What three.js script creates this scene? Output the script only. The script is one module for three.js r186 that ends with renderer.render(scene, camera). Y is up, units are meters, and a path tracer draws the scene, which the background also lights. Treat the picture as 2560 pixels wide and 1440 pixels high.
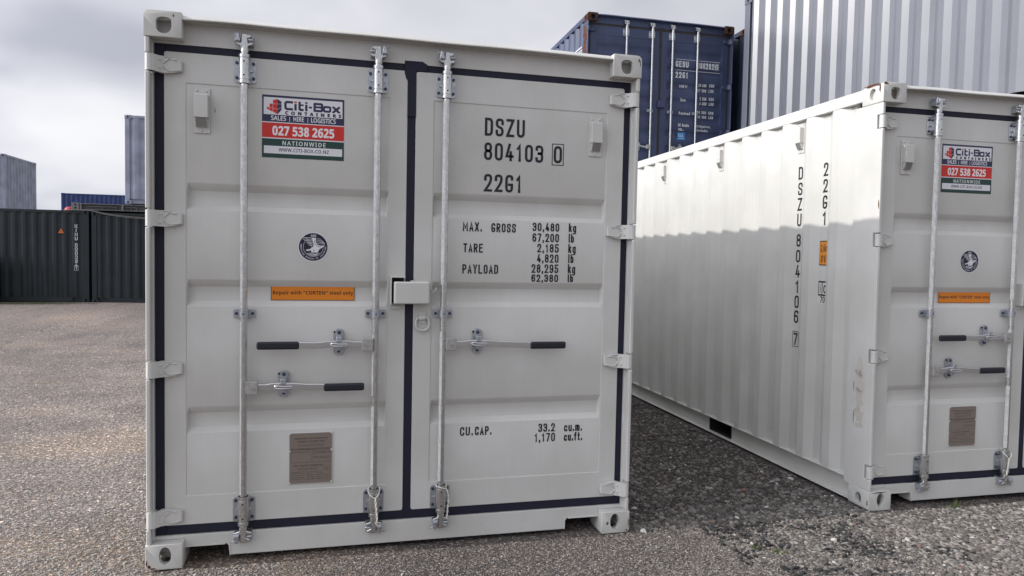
import * as THREE from 'three';
import { RoundedBoxGeometry } from 'three/addons/geometries/RoundedBoxGeometry.js';
import { mergeGeometries, toCreasedNormals } from 'three/addons/utils/BufferGeometryUtils.js';
import { Brush, Evaluator, SUBTRACTION } from 'three-bvh-csg';

// ---------------------------------------------------------------- camera, sky, sun, exposure
const scene = new THREE.Scene();
const camera = new THREE.PerspectiveCamera(44.22, 16 / 9, 0.05, 3000);
camera.rotation.order = 'YXZ';
camera.position.set(0.845, 1.5083, 3.5667);
camera.rotation.set(-0.04523, -0.24694, 0.02002);
scene.add(camera);

const renderer = new THREE.WebGLRenderer({ antialias: true });
renderer.setSize(1024, 576);
renderer.toneMapping = THREE.LinearToneMapping;
renderer.toneMappingExposure = 1.0;
renderer.outputColorSpace = THREE.SRGBColorSpace;
renderer.shadowMap.enabled = true;
renderer.shadowMap.type = THREE.PCFSoftShadowMap;

// seeded randomness and value noise
function rng(seed) { let s = seed >>> 0; return () => { s = (s + 0x6D2B79F5) >>> 0; let t = s; t = Math.imul(t ^ (t >>> 15), t | 1); t ^= t + Math.imul(t ^ (t >>> 7), t | 61); return ((t ^ (t >>> 14)) >>> 0) / 4294967296; }; }
const hash3 = (x, y, z) => { let h = Math.imul(x | 0, 374761393) + Math.imul(y | 0, 668265263) + Math.imul(z | 0, 2147483647 - 918); h = Math.imul(h ^ (h >>> 13), 1274126177); h ^= h >>> 16; return (h >>> 0) / 4294967296; };
const sm = t => t * t * (3 - 2 * t);
function vnoise(x, y, z, px = 0, py = 0) {
  const xi = Math.floor(x), yi = Math.floor(y), zi = Math.floor(z); const fx = sm(x - xi), fy = sm(y - yi), fz = sm(z - zi);
  const w = (a, p) => p ? ((a % p) + p) % p : a;
  const X0 = w(xi, px), X1 = w(xi + 1, px), Y0 = w(yi, py), Y1 = w(yi + 1, py);
  const L = (a, b, t) => a + (b - a) * t;
  return L(L(L(hash3(X0, Y0, zi), hash3(X1, Y0, zi), fx), L(hash3(X0, Y1, zi), hash3(X1, Y1, zi), fx), fy),
    L(L(hash3(X0, Y0, zi + 1), hash3(X1, Y0, zi + 1), fx), L(hash3(X0, Y1, zi + 1), hash3(X1, Y1, zi + 1), fx), fy), fz);
}
function fbm(x, y, z, oct, px = 0, py = 0) { let s = 0, a = 0.5, n = 0; for (let i = 0; i < oct; i++) { s += a * vnoise(x, y, z + i * 17, px, py); n += a; a *= 0.5; x *= 2; y *= 2; z *= 2; px *= 2; py *= 2; } return s / n; }
const clamp01 = t => Math.min(1, Math.max(0, t));
const sstep = (a, b, t) => sm(clamp01((t - a) / (b - a)));

// cloudy sky: sun low on the left (towards -x), broken grey cloud
const SUN = new THREE.Vector3(-0.891, 0.454, -0.004).normalize();
{
  const W = 1024, H = 512, d = new Float32Array(W * H * 4);
  for (let j = 0; j < H; j++) {
    const th = ((j + 0.5) / H - 0.5) * Math.PI, cy = Math.sin(th), cr = Math.cos(th);
    for (let i = 0; i < W; i++) {
      const ph = ((i + 0.5) / W - 0.5) * 2 * Math.PI, x = Math.cos(ph) * cr, z = Math.sin(ph) * cr, y = cy;
      const up = Math.max(y, 0.0);
      const k = 1 / (up + 0.28);
      const px = x * k * 1.5 + 3.7, pz = z * k * 1.5 + 9.2;
      const w1 = fbm(px * 0.9 + 5, pz * 0.9, 3.3, 3) - 0.5;
      const n = fbm(px * 1.5 + w1 * 1.6, pz * 1.5 - w1 * 1.2, 1.7, 6);
      const n2 = fbm(px * 4.1 + w1 * 3, pz * 4.1, 8.1, 5);
      let c = 0.5 + (sstep(0.30, 0.70, n) - 0.5) * 0.55 + (n2 - 0.5) * 0.40;           // cloud thickness
      const az = Math.atan2(x, -z), el = Math.asin(y);
      // the grey bank and the bright band beneath it that stand left of the white container
      const g = (a, e, sa, se) => Math.exp(-(((az - a) / sa) ** 2) - (((el - e) / se) ** 2));
      c += 0.50 * g(-0.25, 0.235, 0.20, 0.045) - 0.34 * g(-0.33, 0.150, 0.22, 0.045) + 0.18 * g(-0.42, 0.30, 0.2, 0.06) - 0.36 * g(0.13, 0.33, 0.22, 0.12) + 0.36 * g(0.62, 0.32, 0.26, 0.22) - 0.12 * g(-0.15, 0.12, 0.2, 0.05);
      c = clamp01(c);
      const cs = x * SUN.x + y * SUN.y + z * SUN.z;
      const glow = 3.5 * Math.pow(clamp01(cs), 6.5) + 0.75 * Math.pow(clamp01(cs * 0.5 + 0.5), 5);
      const L = (0.88 - 0.40 * c) + glow * (1 - 0.35 * c);
      const o = (j * W + i) * 4;
      const below = y < 0 ? Math.max(0.25, 1 + y * 6) : 1;
      d[o] = L * (0.965 - 0.055 * c) * below; d[o + 1] = L * (0.968 - 0.03 * c) * below; d[o + 2] = L * (1.0 + 0.085 * c) * below; d[o + 3] = 1;
    }
  }
  const t = new THREE.DataTexture(d, W, H, THREE.RGBAFormat, THREE.FloatType);
  t.mapping = THREE.EquirectangularReflectionMapping; t.magFilter = THREE.LinearFilter; t.minFilter = THREE.LinearFilter; t.colorSpace = THREE.LinearSRGBColorSpace; t.wrapS = THREE.RepeatWrapping; t.needsUpdate = true;
  scene.background = t; scene.environment = t;
}
const sun = new THREE.DirectionalLight(new THREE.Color().setRGB(1.0, 0.955, 0.89), 2.85);
sun.position.copy(SUN).multiplyScalar(60).add(new THREE.Vector3(0, 0, -8)); sun.target.position.set(0, 0, -8);
sun.castShadow = true; sun.shadow.radius = 1.6; sun.shadow.mapSize.set(4096, 4096);
Object.assign(sun.shadow.camera, { left: -30, right: 30, top: 22, bottom: -22, near: 1, far: 140 });
scene.add(sun, sun.target);

// ---------------------------------------------------------------- helpers
const used = {};
function numbered(n) { if (!(n in used)) { used[n] = 0; return n; } used[n]++; return n + '_' + String(used[n]).padStart(3, '0'); }
function finish(o, name, parent) {
  if (parent) { o.name = name; parent.add(o); } else { o.name = numbered(name); scene.add(o); }
  return o;
}
function tag(o, label, category, group, kind) { if (label) o.userData.label = label; if (category) o.userData.category = category; if (group) o.userData.group = group; if (kind) o.userData.kind = kind; return o; }
function thing(name, label, category, pos = [0, 0, 0], yaw = 0, group) { const g = new THREE.Group(); finish(g, name); g.position.set(...pos); g.rotation.y = yaw; return tag(g, label, category, group); }
function part(name, geo, mat, parent, label) { const m = new THREE.Mesh(geo, mat); finish(m, name, parent); if (label) m.userData.label = label; return m; }
// every geometry: non-indexed, position + normal + uv in metres (box mapping)
function prep(g, keepUV) {
  g = g.index ? g.toNonIndexed() : g;
  const p = g.attributes.position, n = g.attributes.normal;
  if (!keepUV) {
    const uv = new Float32Array(p.count * 2);
    for (let i = 0; i < p.count; i += 3) {
      let ax = 0, ay = 0, az = 0; for (let k = 0; k < 3; k++) { ax += n.getX(i + k); ay += n.getY(i + k); az += n.getZ(i + k); }
      ax = Math.abs(ax); ay = Math.abs(ay); az = Math.abs(az);
      for (let k = 0; k < 3; k++) { const v = i + k, X = p.getX(v), Y = p.getY(v), Z = p.getZ(v); if (az >= ax && az >= ay) { uv[2 * v] = X; uv[2 * v + 1] = Y; } else if (ax >= ay) { uv[2 * v] = Z + 0.37; uv[2 * v + 1] = Y; } else { uv[2 * v] = X; uv[2 * v + 1] = Z; } }
    }
    g.setAttribute('uv', new THREE.BufferAttribute(uv, 2));
  }
  for (const k of Object.keys(g.attributes)) if (!['position', 'normal', 'uv'].includes(k)) g.deleteAttribute(k);
  g.morphAttributes = {}; return g;
}
const merge = (...l) => mergeGeometries(l.flat().map(g => prep(g)));
function bx(x0, x1, y0, y1, z0, z1, b = 0.002, seg = 1) {
  const w = x1 - x0, h = y1 - y0, d = z1 - z0; b = Math.min(b, w * 0.45, h * 0.45, d * 0.45);
  const g = b > 0 ? new RoundedBoxGeometry(w, h, d, seg, b) : new THREE.BoxGeometry(w, h, d);
  g.translate((x0 + x1) / 2, (y0 + y1) / 2, (z0 + z1) / 2); return prep(g);
}
function cyl(r, y0, y1, x, z, seg = 20, r2 = r) { const g = new THREE.CylinderGeometry(r2, r, y1 - y0, seg); g.translate(x, (y0 + y1) / 2, z); return prep(g); }
function cylZ(r, z0, z1, x, y, seg = 14, r2 = r) { const g = new THREE.CylinderGeometry(r2, r, z1 - z0, seg); g.rotateX(Math.PI / 2); g.translate(x, y, (z0 + z1) / 2); return prep(g); }
function poly(pts) { const s = new THREE.Shape(); pts.forEach(([x, y], i) => i ? s.lineTo(x, y) : s.moveTo(x, y)); s.closePath(); return s; }
function rrect(x0, x1, y0, y1, r, S = THREE.Shape) {
  const s = new S(); const [a, b, c, d] = Array.isArray(r) ? r : [r, r, r, r];   // bl, br, tr, tl
  s.moveTo(x0 + a, y0); s.lineTo(x1 - b, y0); if (b) s.absarc(x1 - b, y0 + b, b, -Math.PI / 2, 0); s.lineTo(x1, y1 - c); if (c) s.absarc(x1 - c, y1 - c, c, 0, Math.PI / 2);
  s.lineTo(x0 + d, y1); if (d) s.absarc(x0 + d, y1 - d, d, Math.PI / 2, Math.PI); s.lineTo(x0, y0 + a); if (a) s.absarc(x0 + a, y0 + a, a, Math.PI, Math.PI * 1.5); return s;
}
// extruded shape whose front face lies at zf and which goes back by depth
function ext(shape, depth, zf, bevel = 0.0015, seg = 1, curve = 6) {
  const g = new THREE.ExtrudeGeometry(shape, { depth: Math.max(1e-4, depth - 2 * bevel), bevelEnabled: bevel > 0, bevelThickness: bevel, bevelSize: bevel, bevelOffset: -bevel, bevelSegments: seg, curveSegments: curve });
  g.translate(0, 0, zf - depth + bevel); return prep(g);
}
function mirrorX(g, W) { // mirrored copy of a geometry about the middle of the container
  const r = g.clone(), p = r.attributes.position, n = r.attributes.normal, u = r.attributes.uv;
  for (let i = 0; i < p.count; i++) { p.setX(i, W - p.getX(i)); n.setX(i, -n.getX(i)); }
  const sw = (a, i, j) => { for (let k = 0; k < a.itemSize; k++) { const t = a.array[i * a.itemSize + k]; a.array[i * a.itemSize + k] = a.array[j * a.itemSize + k]; a.array[j * a.itemSize + k] = t; } };
  for (let i = 0; i < p.count; i += 3) { sw(p, i + 1, i + 2); sw(n, i + 1, i + 2); sw(u, i + 1, i + 2); } return r;
}
function tube(pts, r, seg = 24, rs = 8, closed = false) { const c = new THREE.CatmullRomCurve3(pts.map(p => new THREE.Vector3(...p)), closed, 'centripetal'); return prep(new THREE.TubeGeometry(c, seg, r, rs, closed)); }
// a flat picture facing +z, 0.8 mm thick, with the print on its face
function card(x0, x1, y0, y1, z, shape) {
  const g = shape ? new THREE.ShapeGeometry(shape, 24) : new THREE.PlaneGeometry(x1 - x0, y1 - y0).translate((x0 + x1) / 2, (y0 + y1) / 2, 0);
  const h = g.index ? g.toNonIndexed() : g; const p = h.attributes.position, uv = h.attributes.uv;
  for (let i = 0; i < p.count; i++) uv.setXY(i, (p.getX(i) - x0) / (x1 - x0), (p.getY(i) - y0) / (y1 - y0));
  h.translate(0, 0, z); return prep(h, true);
}
function toSide(g, x) { g.rotateY(-Math.PI / 2); g.translate(x, 0, 0); return g; }   // from the xy plane to a face that looks towards -x

// ---------------------------------------------------------------- textures
function dataTex(n, fn, srgb, repeat) {
  const d = new Uint8Array(n * n * 4); for (let j = 0; j < n; j++) for (let i = 0; i < n; i++) { const c = fn(i / n, j / n, i, j), o = (j * n + i) * 4; d[o] = c[0] * 255; d[o + 1] = c[1] * 255; d[o + 2] = c[2] * 255; d[o + 3] = 255; }
  const t = new THREE.DataTexture(d, n, n); t.wrapS = t.wrapT = THREE.RepeatWrapping; t.magFilter = THREE.LinearFilter; t.minFilter = THREE.LinearMipmapLinearFilter; t.generateMipmaps = true; if (srgb) t.colorSpace = THREE.SRGBColorSpace; if (repeat) t.repeat.set(repeat, repeat); t.needsUpdate = true; return t;
}
const gray = v => { v = clamp01(v); return [v, v, v]; };
// paint: faint clouding, dust specks and rain marks; rolled-sheet waviness and orange peel as bump
const paintMap = dataTex(512, (u, v) => { const a = fbm(u * 5, v * 5, 1, 4, 5, 5), s = fbm(u * 90, v * 6, 5, 2, 90, 6), f = vnoise(u * 200, v * 200, 9, 200, 200); let c = 0.955 + (a - 0.5) * 0.09 + (s - 0.5) * 0.012; if (f > 0.965) c -= 0.10 * (f - 0.965) / 0.035; return [clamp01(c), clamp01(c * 0.998), clamp01(c * 0.992 - (0.5 - a) * 0.012)]; }, true, 1 / 1.3);
const paintBump = dataTex(512, (u, v) => gray(0.5 + (fbm(u * 4, v * 4, 2, 2, 4, 4) - 0.5) * 0.9 + (vnoise(u * 220, v * 220, 4, 220, 220) - 0.5) * 0.03), false, 1 / 1.7);
const oldMap = dataTex(512, (u, v) => { const a = fbm(u * 6, v * 6, 21, 5, 6, 6), s = fbm(u * 70, v * 4, 25, 3, 70, 4); const c = 0.86 + (a - 0.5) * 0.32 + (s - 0.5) * 0.07; return gray(c); }, true, 1 / 2.1);
const zincMap = dataTex(256, (u, v) => { const a = fbm(u * 22, v * 9, 31, 4, 22, 9), f = vnoise(u * 60, v * 22, 33, 60, 22); return gray(0.86 + (a - 0.5) * 0.20 + (f - 0.5) * 0.10); }, true, 1 / 0.12);
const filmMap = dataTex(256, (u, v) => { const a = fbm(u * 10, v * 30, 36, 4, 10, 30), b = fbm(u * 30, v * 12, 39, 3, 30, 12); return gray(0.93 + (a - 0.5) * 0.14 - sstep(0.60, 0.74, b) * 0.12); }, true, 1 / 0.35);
const rustMap = dataTex(256, (u, v) => { const a = fbm(u * 14, v * 14, 41, 5, 14, 14); return [0.30 + a * 0.42, 0.17 + a * 0.26, 0.11 + a * 0.18]; }, true, 1 / 0.25);
const rustBump = dataTex(256, (u, v) => gray(fbm(u * 20, v * 20, 45, 4, 20, 20)), false, 1 / 0.25);

const rgb = (r, g, b) => new THREE.Color().setRGB(r, g, b);
function M(color, rough, o = {}) { const m = new THREE.MeshStandardMaterial({ color, roughness: rough, metalness: 0, ...o }); return m; }
const white = M(rgb(0.645, 0.645, 0.622), 0.36, { map: paintMap, bumpMap: paintBump, bumpScale: 0.003 });
const whiteTrim = M(rgb(0.645, 0.645, 0.622), 0.40, { map: paintMap });
const navyRubber = M(rgb(0.0065, 0.0078, 0.024), 0.72);
const blackRubber = M(rgb(0.012, 0.012, 0.014), 0.6);
const zinc = M(rgb(0.84, 0.845, 0.84), 0.27, { map: zincMap, metalness: 0.92 });
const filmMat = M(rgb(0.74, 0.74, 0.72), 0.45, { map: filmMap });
const zincPlate = M(rgb(0.62, 0.65, 0.70), 0.36, { map: zincMap, metalness: 0.75 });
const boltMat = M(rgb(0.055, 0.075, 0.115), 0.45, { metalness: 0.6 });
const darkHole = M(rgb(0.008, 0.008, 0.009), 0.8);
const gripMat = M(rgb(0.008, 0.009, 0.018), 0.5);
const inkBlack = M(rgb(0.008, 0.010, 0.016), 0.55);
const inkWhite = M(rgb(0.62, 0.63, 0.66), 0.6);
const rust = M(rgb(0.42, 0.36, 0.33), 0.92, { map: rustMap, bumpMap: rustBump, bumpScale: 0.001 });
const scuff = M(rgb(0.10, 0.10, 0.095), 0.8);
const cordMat = M(rgb(0.72, 0.70, 0.64), 0.9);
const underside = M(rgb(0.02, 0.02, 0.022), 0.9);

// ---------------------------------------------------------------- stroke lettering (narrow stencil-like capitals)
const GL = (() => {
  const R = 0.22; const c = (p, closed) => ({ p, closed });
  const q = (x, y, r = R) => [x, y, r]; const o = (x, y) => [x, y, 0];
  const g = {};
  const O = [c([q(0, 0), q(1, 0), q(1, 1), q(0, 1)], true)];
  g['0'] = g.O = O; g.D = [c([o(0, 0), q(1, 0), q(1, 1), o(0, 1)], true)];
  g['1'] = [c([o(0.15, 0.78), o(0.62, 1), o(0.62, 0)])];
  g['2'] = [c([o(0, 0.72), q(0, 1), q(1, 1), q(1, 0.58, 0.25), o(0, 0), o(1, 0)])];
  g['3'] = [c([o(0, 0.80), q(0, 1), q(1, 1), q(1, 0.53, 0.16), o(0.4, 0.53)]), c([o(0.4, 0.53), q(1, 0.53, 0.16), q(1, 0), q(0, 0), o(0, 0.20)])];
  g['4'] = [c([o(0.5, 1), o(0, 0.24), o(1.05, 0.24)]), c([o(0.72, 0.5), o(0.72, 0)])];
  g['5'] = [c([o(0.95, 1), o(0.05, 1), o(0, 0.52), q(0.1, 0.6, 0.05), q(1, 0.62), q(1, 0), q(0, 0), o(0, 0.22)])];
  g['6'] = [c([o(1, 0.84), q(1, 1), q(0, 1), q(0, 0), q(1, 0), q(1, 0.58), o(0, 0.58)])];
  g['9'] = [c([o(0, 0.16), q(0, 0), q(1, 0), q(1, 1), q(0, 1), q(0, 0.42), o(1, 0.42)])];
  g['7'] = [c([o(0, 1), o(1, 1), o(0.35, 0)])];
  g['8'] = [c([q(0, 0), q(1, 0), q(1, 0.53, 0.2), q(0, 0.53, 0.2)], true), c([q(0.04, 0.53, 0.2), q(0.96, 0.53, 0.2), q(0.96, 1), q(0.04, 1)], true)];
  g.S = [c([o(1, 0.74), q(1, 1), q(0, 1), q(0, 0.54, 0.2), q(1, 0.47, 0.2), q(1, 0), q(0, 0), o(0, 0.26)])];
  g.Z = [c([o(0, 1), o(1, 1), o(0, 0), o(1, 0)])]; g.U = [c([o(0, 1), q(0, 0), q(1, 0), o(1, 1)])];
  g.G = [c([o(1, 0.80), q(1, 1), q(0, 1), q(0, 0), q(1, 0), o(1, 0.43), o(0.5, 0.43)])]; g.C = [c([o(1, 0.72), q(1, 1), q(0, 1), q(0, 0), q(1, 0), o(1, 0.28)])];
  g.M = [c([o(0, 0), o(0, 1), o(0.5, 0.3), o(1, 1), o(1, 0)])]; g.A = [c([o(0, 0), o(0.5, 1), o(1, 0)]), c([o(0.2, 0.28), o(0.8, 0.28)])];
  g.X = [c([o(0, 0), o(1, 1)]), c([o(0, 1), o(1, 0)])]; g.R = [c([o(0, 0), o(0, 1), q(1, 1), q(1, 0.5), o(0, 0.5)]), c([o(0.5, 0.5), o(1, 0)])];
  g.P = [c([o(0, 0), o(0, 1), q(1, 1), q(1, 0.46), o(0, 0.46)])]; g.T = [c([o(0, 1), o(1, 1)]), c([o(0.5, 1), o(0.5, 0)])];
  g.E = [c([o(1, 0), o(0, 0), o(0, 1), o(1, 1)]), c([o(0, 0.53), o(0.85, 0.53)])]; g.Y = [c([o(0, 1), o(0.5, 0.45), o(1, 1)]), c([o(0.5, 0.45), o(0.5, 0)])];
  g.L = [c([o(0, 1), o(0, 0), o(1, 0)])]; g.K = [c([o(0, 0), o(0, 1)]), c([o(0, 0.36), o(1, 1)]), c([o(0.35, 0.58), o(1, 0)])]; g.I = [c([o(0.5, 0), o(0.5, 1)])];
  g.N = [c([o(0, 0), o(0, 1), o(1, 0), o(1, 1)])]; g.B = [c([o(0, 0), q(1, 0), q(1, 0.53, 0.18), o(0, 0.53)], true), c([o(0, 0.53), q(0.92, 0.53, 0.18), q(0.92, 1), o(0, 1)], true)]; g.W = [c([o(0, 1), o(0.25, 0), o(0.5, 0.8), o(0.75, 0), o(1, 1)])];
  g['.'] = [c([o(0.5, 0), o(0.5, 0.14)])]; g[','] = [c([o(0.5, 0.1), o(0.4, -0.14)])]; g["'"] = [c([o(0.5, 1), o(0.5, 0.7)])];
  const bowl = [q(0, 0, 0.2), q(1, 0, 0.2), q(1, 0.66, 0.2), q(0, 0.66, 0.2)];
  g.k = [c([o(0, 0), o(0, 1)]), c([o(0, 0.26), o(0.9, 0.68)]), c([o(0.4, 0.42), o(1, 0)])]; g.l = [c([o(0.4, 1), q(0.4, 0, 0.12), o(0.75, 0)])]; g.i = [c([o(0.5, 0.66), o(0.5, 0)]), c([o(0.5, 0.84), o(0.5, 0.96)])];
  g.b = [c([o(0, 1), o(0, 0.1), q(0, 0, 0.1), q(1, 0, 0.2), q(1, 0.66, 0.2), o(0, 0.66)])]; g.d = [c([o(1, 1), o(1, 0)]), c([o(1, 0), q(0, 0, 0.2), q(0, 0.66, 0.2), o(1, 0.66)])];
  g.g = [c([o(1, 0.66), q(0, 0.66, 0.2), q(0, 0, 0.2), o(1, 0)]), c([o(1, 0.66), q(1, -0.28, 0.2), o(0.05, -0.28)])]; g.c = [c([o(1, 0.5), q(1, 0.66, 0.15), q(0, 0.66, 0.2), q(0, 0, 0.2), q(1, 0, 0.15), o(1, 0.16)])];
  g.u = [c([o(0, 0.66), q(0, 0, 0.2), o(1, 0)]), c([o(1, 0.66), o(1, 0)])]; g.m = [c([o(0, 0), o(0, 0.66), q(0.5, 0.66, 0.14), o(0.5, 0)]), c([o(0.5, 0.6), q(0.6, 0.66, 0.05), q(1, 0.66, 0.14), o(1, 0)])];
  g.f = [c([o(0.4, 0), q(0.4, 1, 0.2), o(1, 1)]), c([o(0, 0.66), o(0.9, 0.66)])]; g.t = [c([o(0.4, 0.95), q(0.4, 0, 0.15), o(0.95, 0)]), c([o(0, 0.66), o(0.9, 0.66)])];
  g.n = [c([o(0, 0), o(0, 0.66), q(1, 0.66, 0.2), o(1, 0)])]; g.o = [c(bowl, true)]; g.e = [c([o(1, 0.12), q(1, 0, 0.12), q(0, 0, 0.2), q(0, 0.66, 0.2), q(1, 0.66, 0.2), o(1, 0.34), o(0, 0.34)])];
  g.a = [c([o(0.05, 0.66), q(1, 0.66, 0.2), o(1, 0)]), c([o(1, 0.36), q(0, 0.36, 0.15), q(0, 0, 0.15), o(1, 0)])]; g.r = [c([o(0, 0), o(0, 0.66), q(0.5, 0.66, 0.1), o(0.9, 0.66)])]; g.w = [c([o(0, 0.66), o(0.25, 0), o(0.5, 0.5), o(0.75, 0), o(1, 0.66)])]; g.y = [c([o(0, 0.66), o(0.5, 0.02)]), c([o(1, 0.66), o(0.3, -0.28)])]; g.s = [c([o(1, 0.62), q(0.5, 0.66, 0.1), q(0, 0.66, 0.12), q(0, 0.36, 0.12), q(1, 0.32, 0.12), q(1, 0, 0.12), o(0, 0)])];
  return g;
})();
const ADV = { I: 0.45, i: 0.42, l: 0.5, '1': 0.8, '.': 0.42, ',': 0.42, ' ': 0.62, M: 1.2, W: 1.3, m: 1.35, "'": 0.4, f: 0.8, t: 0.8, r: 0.85 };
// text fitted into [x0,x1] x [y0,y1] (y0..y1 = baseline to cap height), stroke width t, facing +z at height z
function letters(str, x0, x1, y0, y1, t, z, gap = 0.36, slant = 0) {
  const H = y1 - y0; let adv = 0; const cells = []; for (const ch of str) { const w = ADV[ch] ?? 1; cells.push([ch, adv, w]); adv += w + gap; } adv -= gap;
  const sx = (x1 - x0) / adv, pos = [];
  for (const [ch, a, w] of cells) {
    const G = GL[ch]; if (!G) continue; const cx0 = x0 + a * sx + t / 2, cw = Math.max(0.0005, w * sx - t), ch_ = H - t;
    for (const { p, closed } of G) {
      // round the corners in real size
      let P = p.map(([x, y, r]) => [cx0 + x * cw, y0 + t / 2 + y * ch_, Math.min(r * H, 99)]); const n = P.length, Q = [];
      for (let i = 0; i < n; i++) {
        const [x, y, r] = P[i]; if (!r || (!closed && (i === 0 || i === n - 1))) { Q.push([x, y]); continue; }
        const a0 = P[(i + n - 1) % n], b0 = P[(i + 1) % n]; const da = Math.hypot(a0[0] - x, a0[1] - y), db = Math.hypot(b0[0] - x, b0[1] - y); const k1 = Math.min(r, da * 0.5) / da, k2 = Math.min(r, db * 0.5) / db;
        const A = [x + (a0[0] - x) * k1, y + (a0[1] - y) * k1], B = [x + (b0[0] - x) * k2, y + (b0[1] - y) * k2];
        for (let s = 0; s <= 4; s++) { const u = s / 4, v = 1 - u; Q.push([v * v * A[0] + 2 * u * v * x + u * u * B[0], v * v * A[1] + 2 * u * v * y + u * u * B[1]]); }
      }
      const C = Q.filter((a1, i) => !i || Math.hypot(a1[0] - Q[i - 1][0], a1[1] - Q[i - 1][1]) > 1e-6); const m = C.length; const Lp = [], Rp = [];
      for (let i = 0; i < m; i++) {
        const pr = closed ? C[(i + m - 1) % m] : C[Math.max(0, i - 1)], nx = closed ? C[(i + 1) % m] : C[Math.min(m - 1, i + 1)], cu = C[i];
        let d1 = [cu[0] - pr[0], cu[1] - pr[1]], d2 = [nx[0] - cu[0], nx[1] - cu[1]]; const l1 = Math.hypot(...d1), l2 = Math.hypot(...d2); if (l1 < 1e-9) d1 = d2; if (l2 < 1e-9) d2 = d1;
        const L1 = Math.hypot(...d1), L2 = Math.hypot(...d2); const n1 = [-d1[1] / L1, d1[0] / L1], n2 = [-d2[1] / L2, d2[0] / L2]; let mx = n1[0] + n2[0], my = n1[1] + n2[1]; const ml = Math.hypot(mx, my) || 1; mx /= ml; my /= ml; const k = Math.min(1.9, 1 / Math.max(0.2, mx * n1[0] + my * n1[1])) * t / 2;
        let ex = 0, ey = 0; if (!closed && i === 0) { ex = -d2[0] / L2 * t / 2; ey = -d2[1] / L2 * t / 2; } if (!closed && i === m - 1) { ex = d1[0] / L1 * t / 2; ey = d1[1] / L1 * t / 2; }
        Lp.push([cu[0] + mx * k + ex, cu[1] + my * k + ey]); Rp.push([cu[0] - mx * k + ex, cu[1] - my * k + ey]);
      }
      const e = closed ? m : m - 1; for (let i = 0; i < e; i++) { const j = (i + 1) % m; for (const v of [Lp[i], Rp[i], Rp[j], Lp[i], Rp[j], Lp[j]]) pos.push(v[0] + (v[1] - y0) * slant, v[1], z); }
    }
  }
  const g = new THREE.BufferGeometry(); g.setAttribute('position', new THREE.Float32BufferAttribute(pos, 3)); const nn = new Float32Array(pos.length); for (let i = 2; i < nn.length; i += 3) nn[i] = 1; g.setAttribute('normal', new THREE.BufferAttribute(nn, 3)); g.setAttribute('uv', new THREE.BufferAttribute(new Float32Array(pos.length / 3 * 2), 2)); return prep(g);
}
function outlineBox(x0, x1, y0, y1, t, z) { const s = rrect(x0, x1, y0, y1, 0); s.holes.push(rrect(x0 + t, x1 - t, y0 + t, y1 - t, 0, THREE.Path)); return prep(new THREE.ShapeGeometry(s).translate(0, 0, z)); }

// ---------------------------------------------------------------- printed stickers
function canvasTex(w, h, draw) { const c = document.createElement('canvas'); c.width = w; c.height = h; const x = c.getContext('2d'); draw(x, w, h); const t = new THREE.CanvasTexture(c); t.colorSpace = THREE.SRGBColorSpace; t.magFilter = THREE.LinearFilter; t.anisotropy = 8; return t; }
function fitText(x, str, cx, base, width, height, font, color, spacing, fat) { // text stretched to a given width and cap height
  x.save(); x.font = font.replace('SIZE', '100px'); x.textBaseline = 'alphabetic'; x.fillStyle = color; const chars = spacing ? [...str] : [str]; let tw = 0; const ws = chars.map(c => x.measureText(c).width); tw = ws.reduce((a, b) => a + b, 0) + (spacing || 0) * (chars.length - 1);
  x.translate(cx - width / 2, base); x.scale(width / tw, height / 72); let p = 0; x.strokeStyle = color; x.lineWidth = fat || 0; x.lineJoin = 'round'; chars.forEach((c, i) => { x.fillText(c, p, 0); if (fat) x.strokeText(c, p, 0); p += ws[i] + (spacing || 0); }); x.restore();
}
const NAVY = '#23264a', RED = '#c9261c', GREEN = '#0f3a33';
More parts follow.
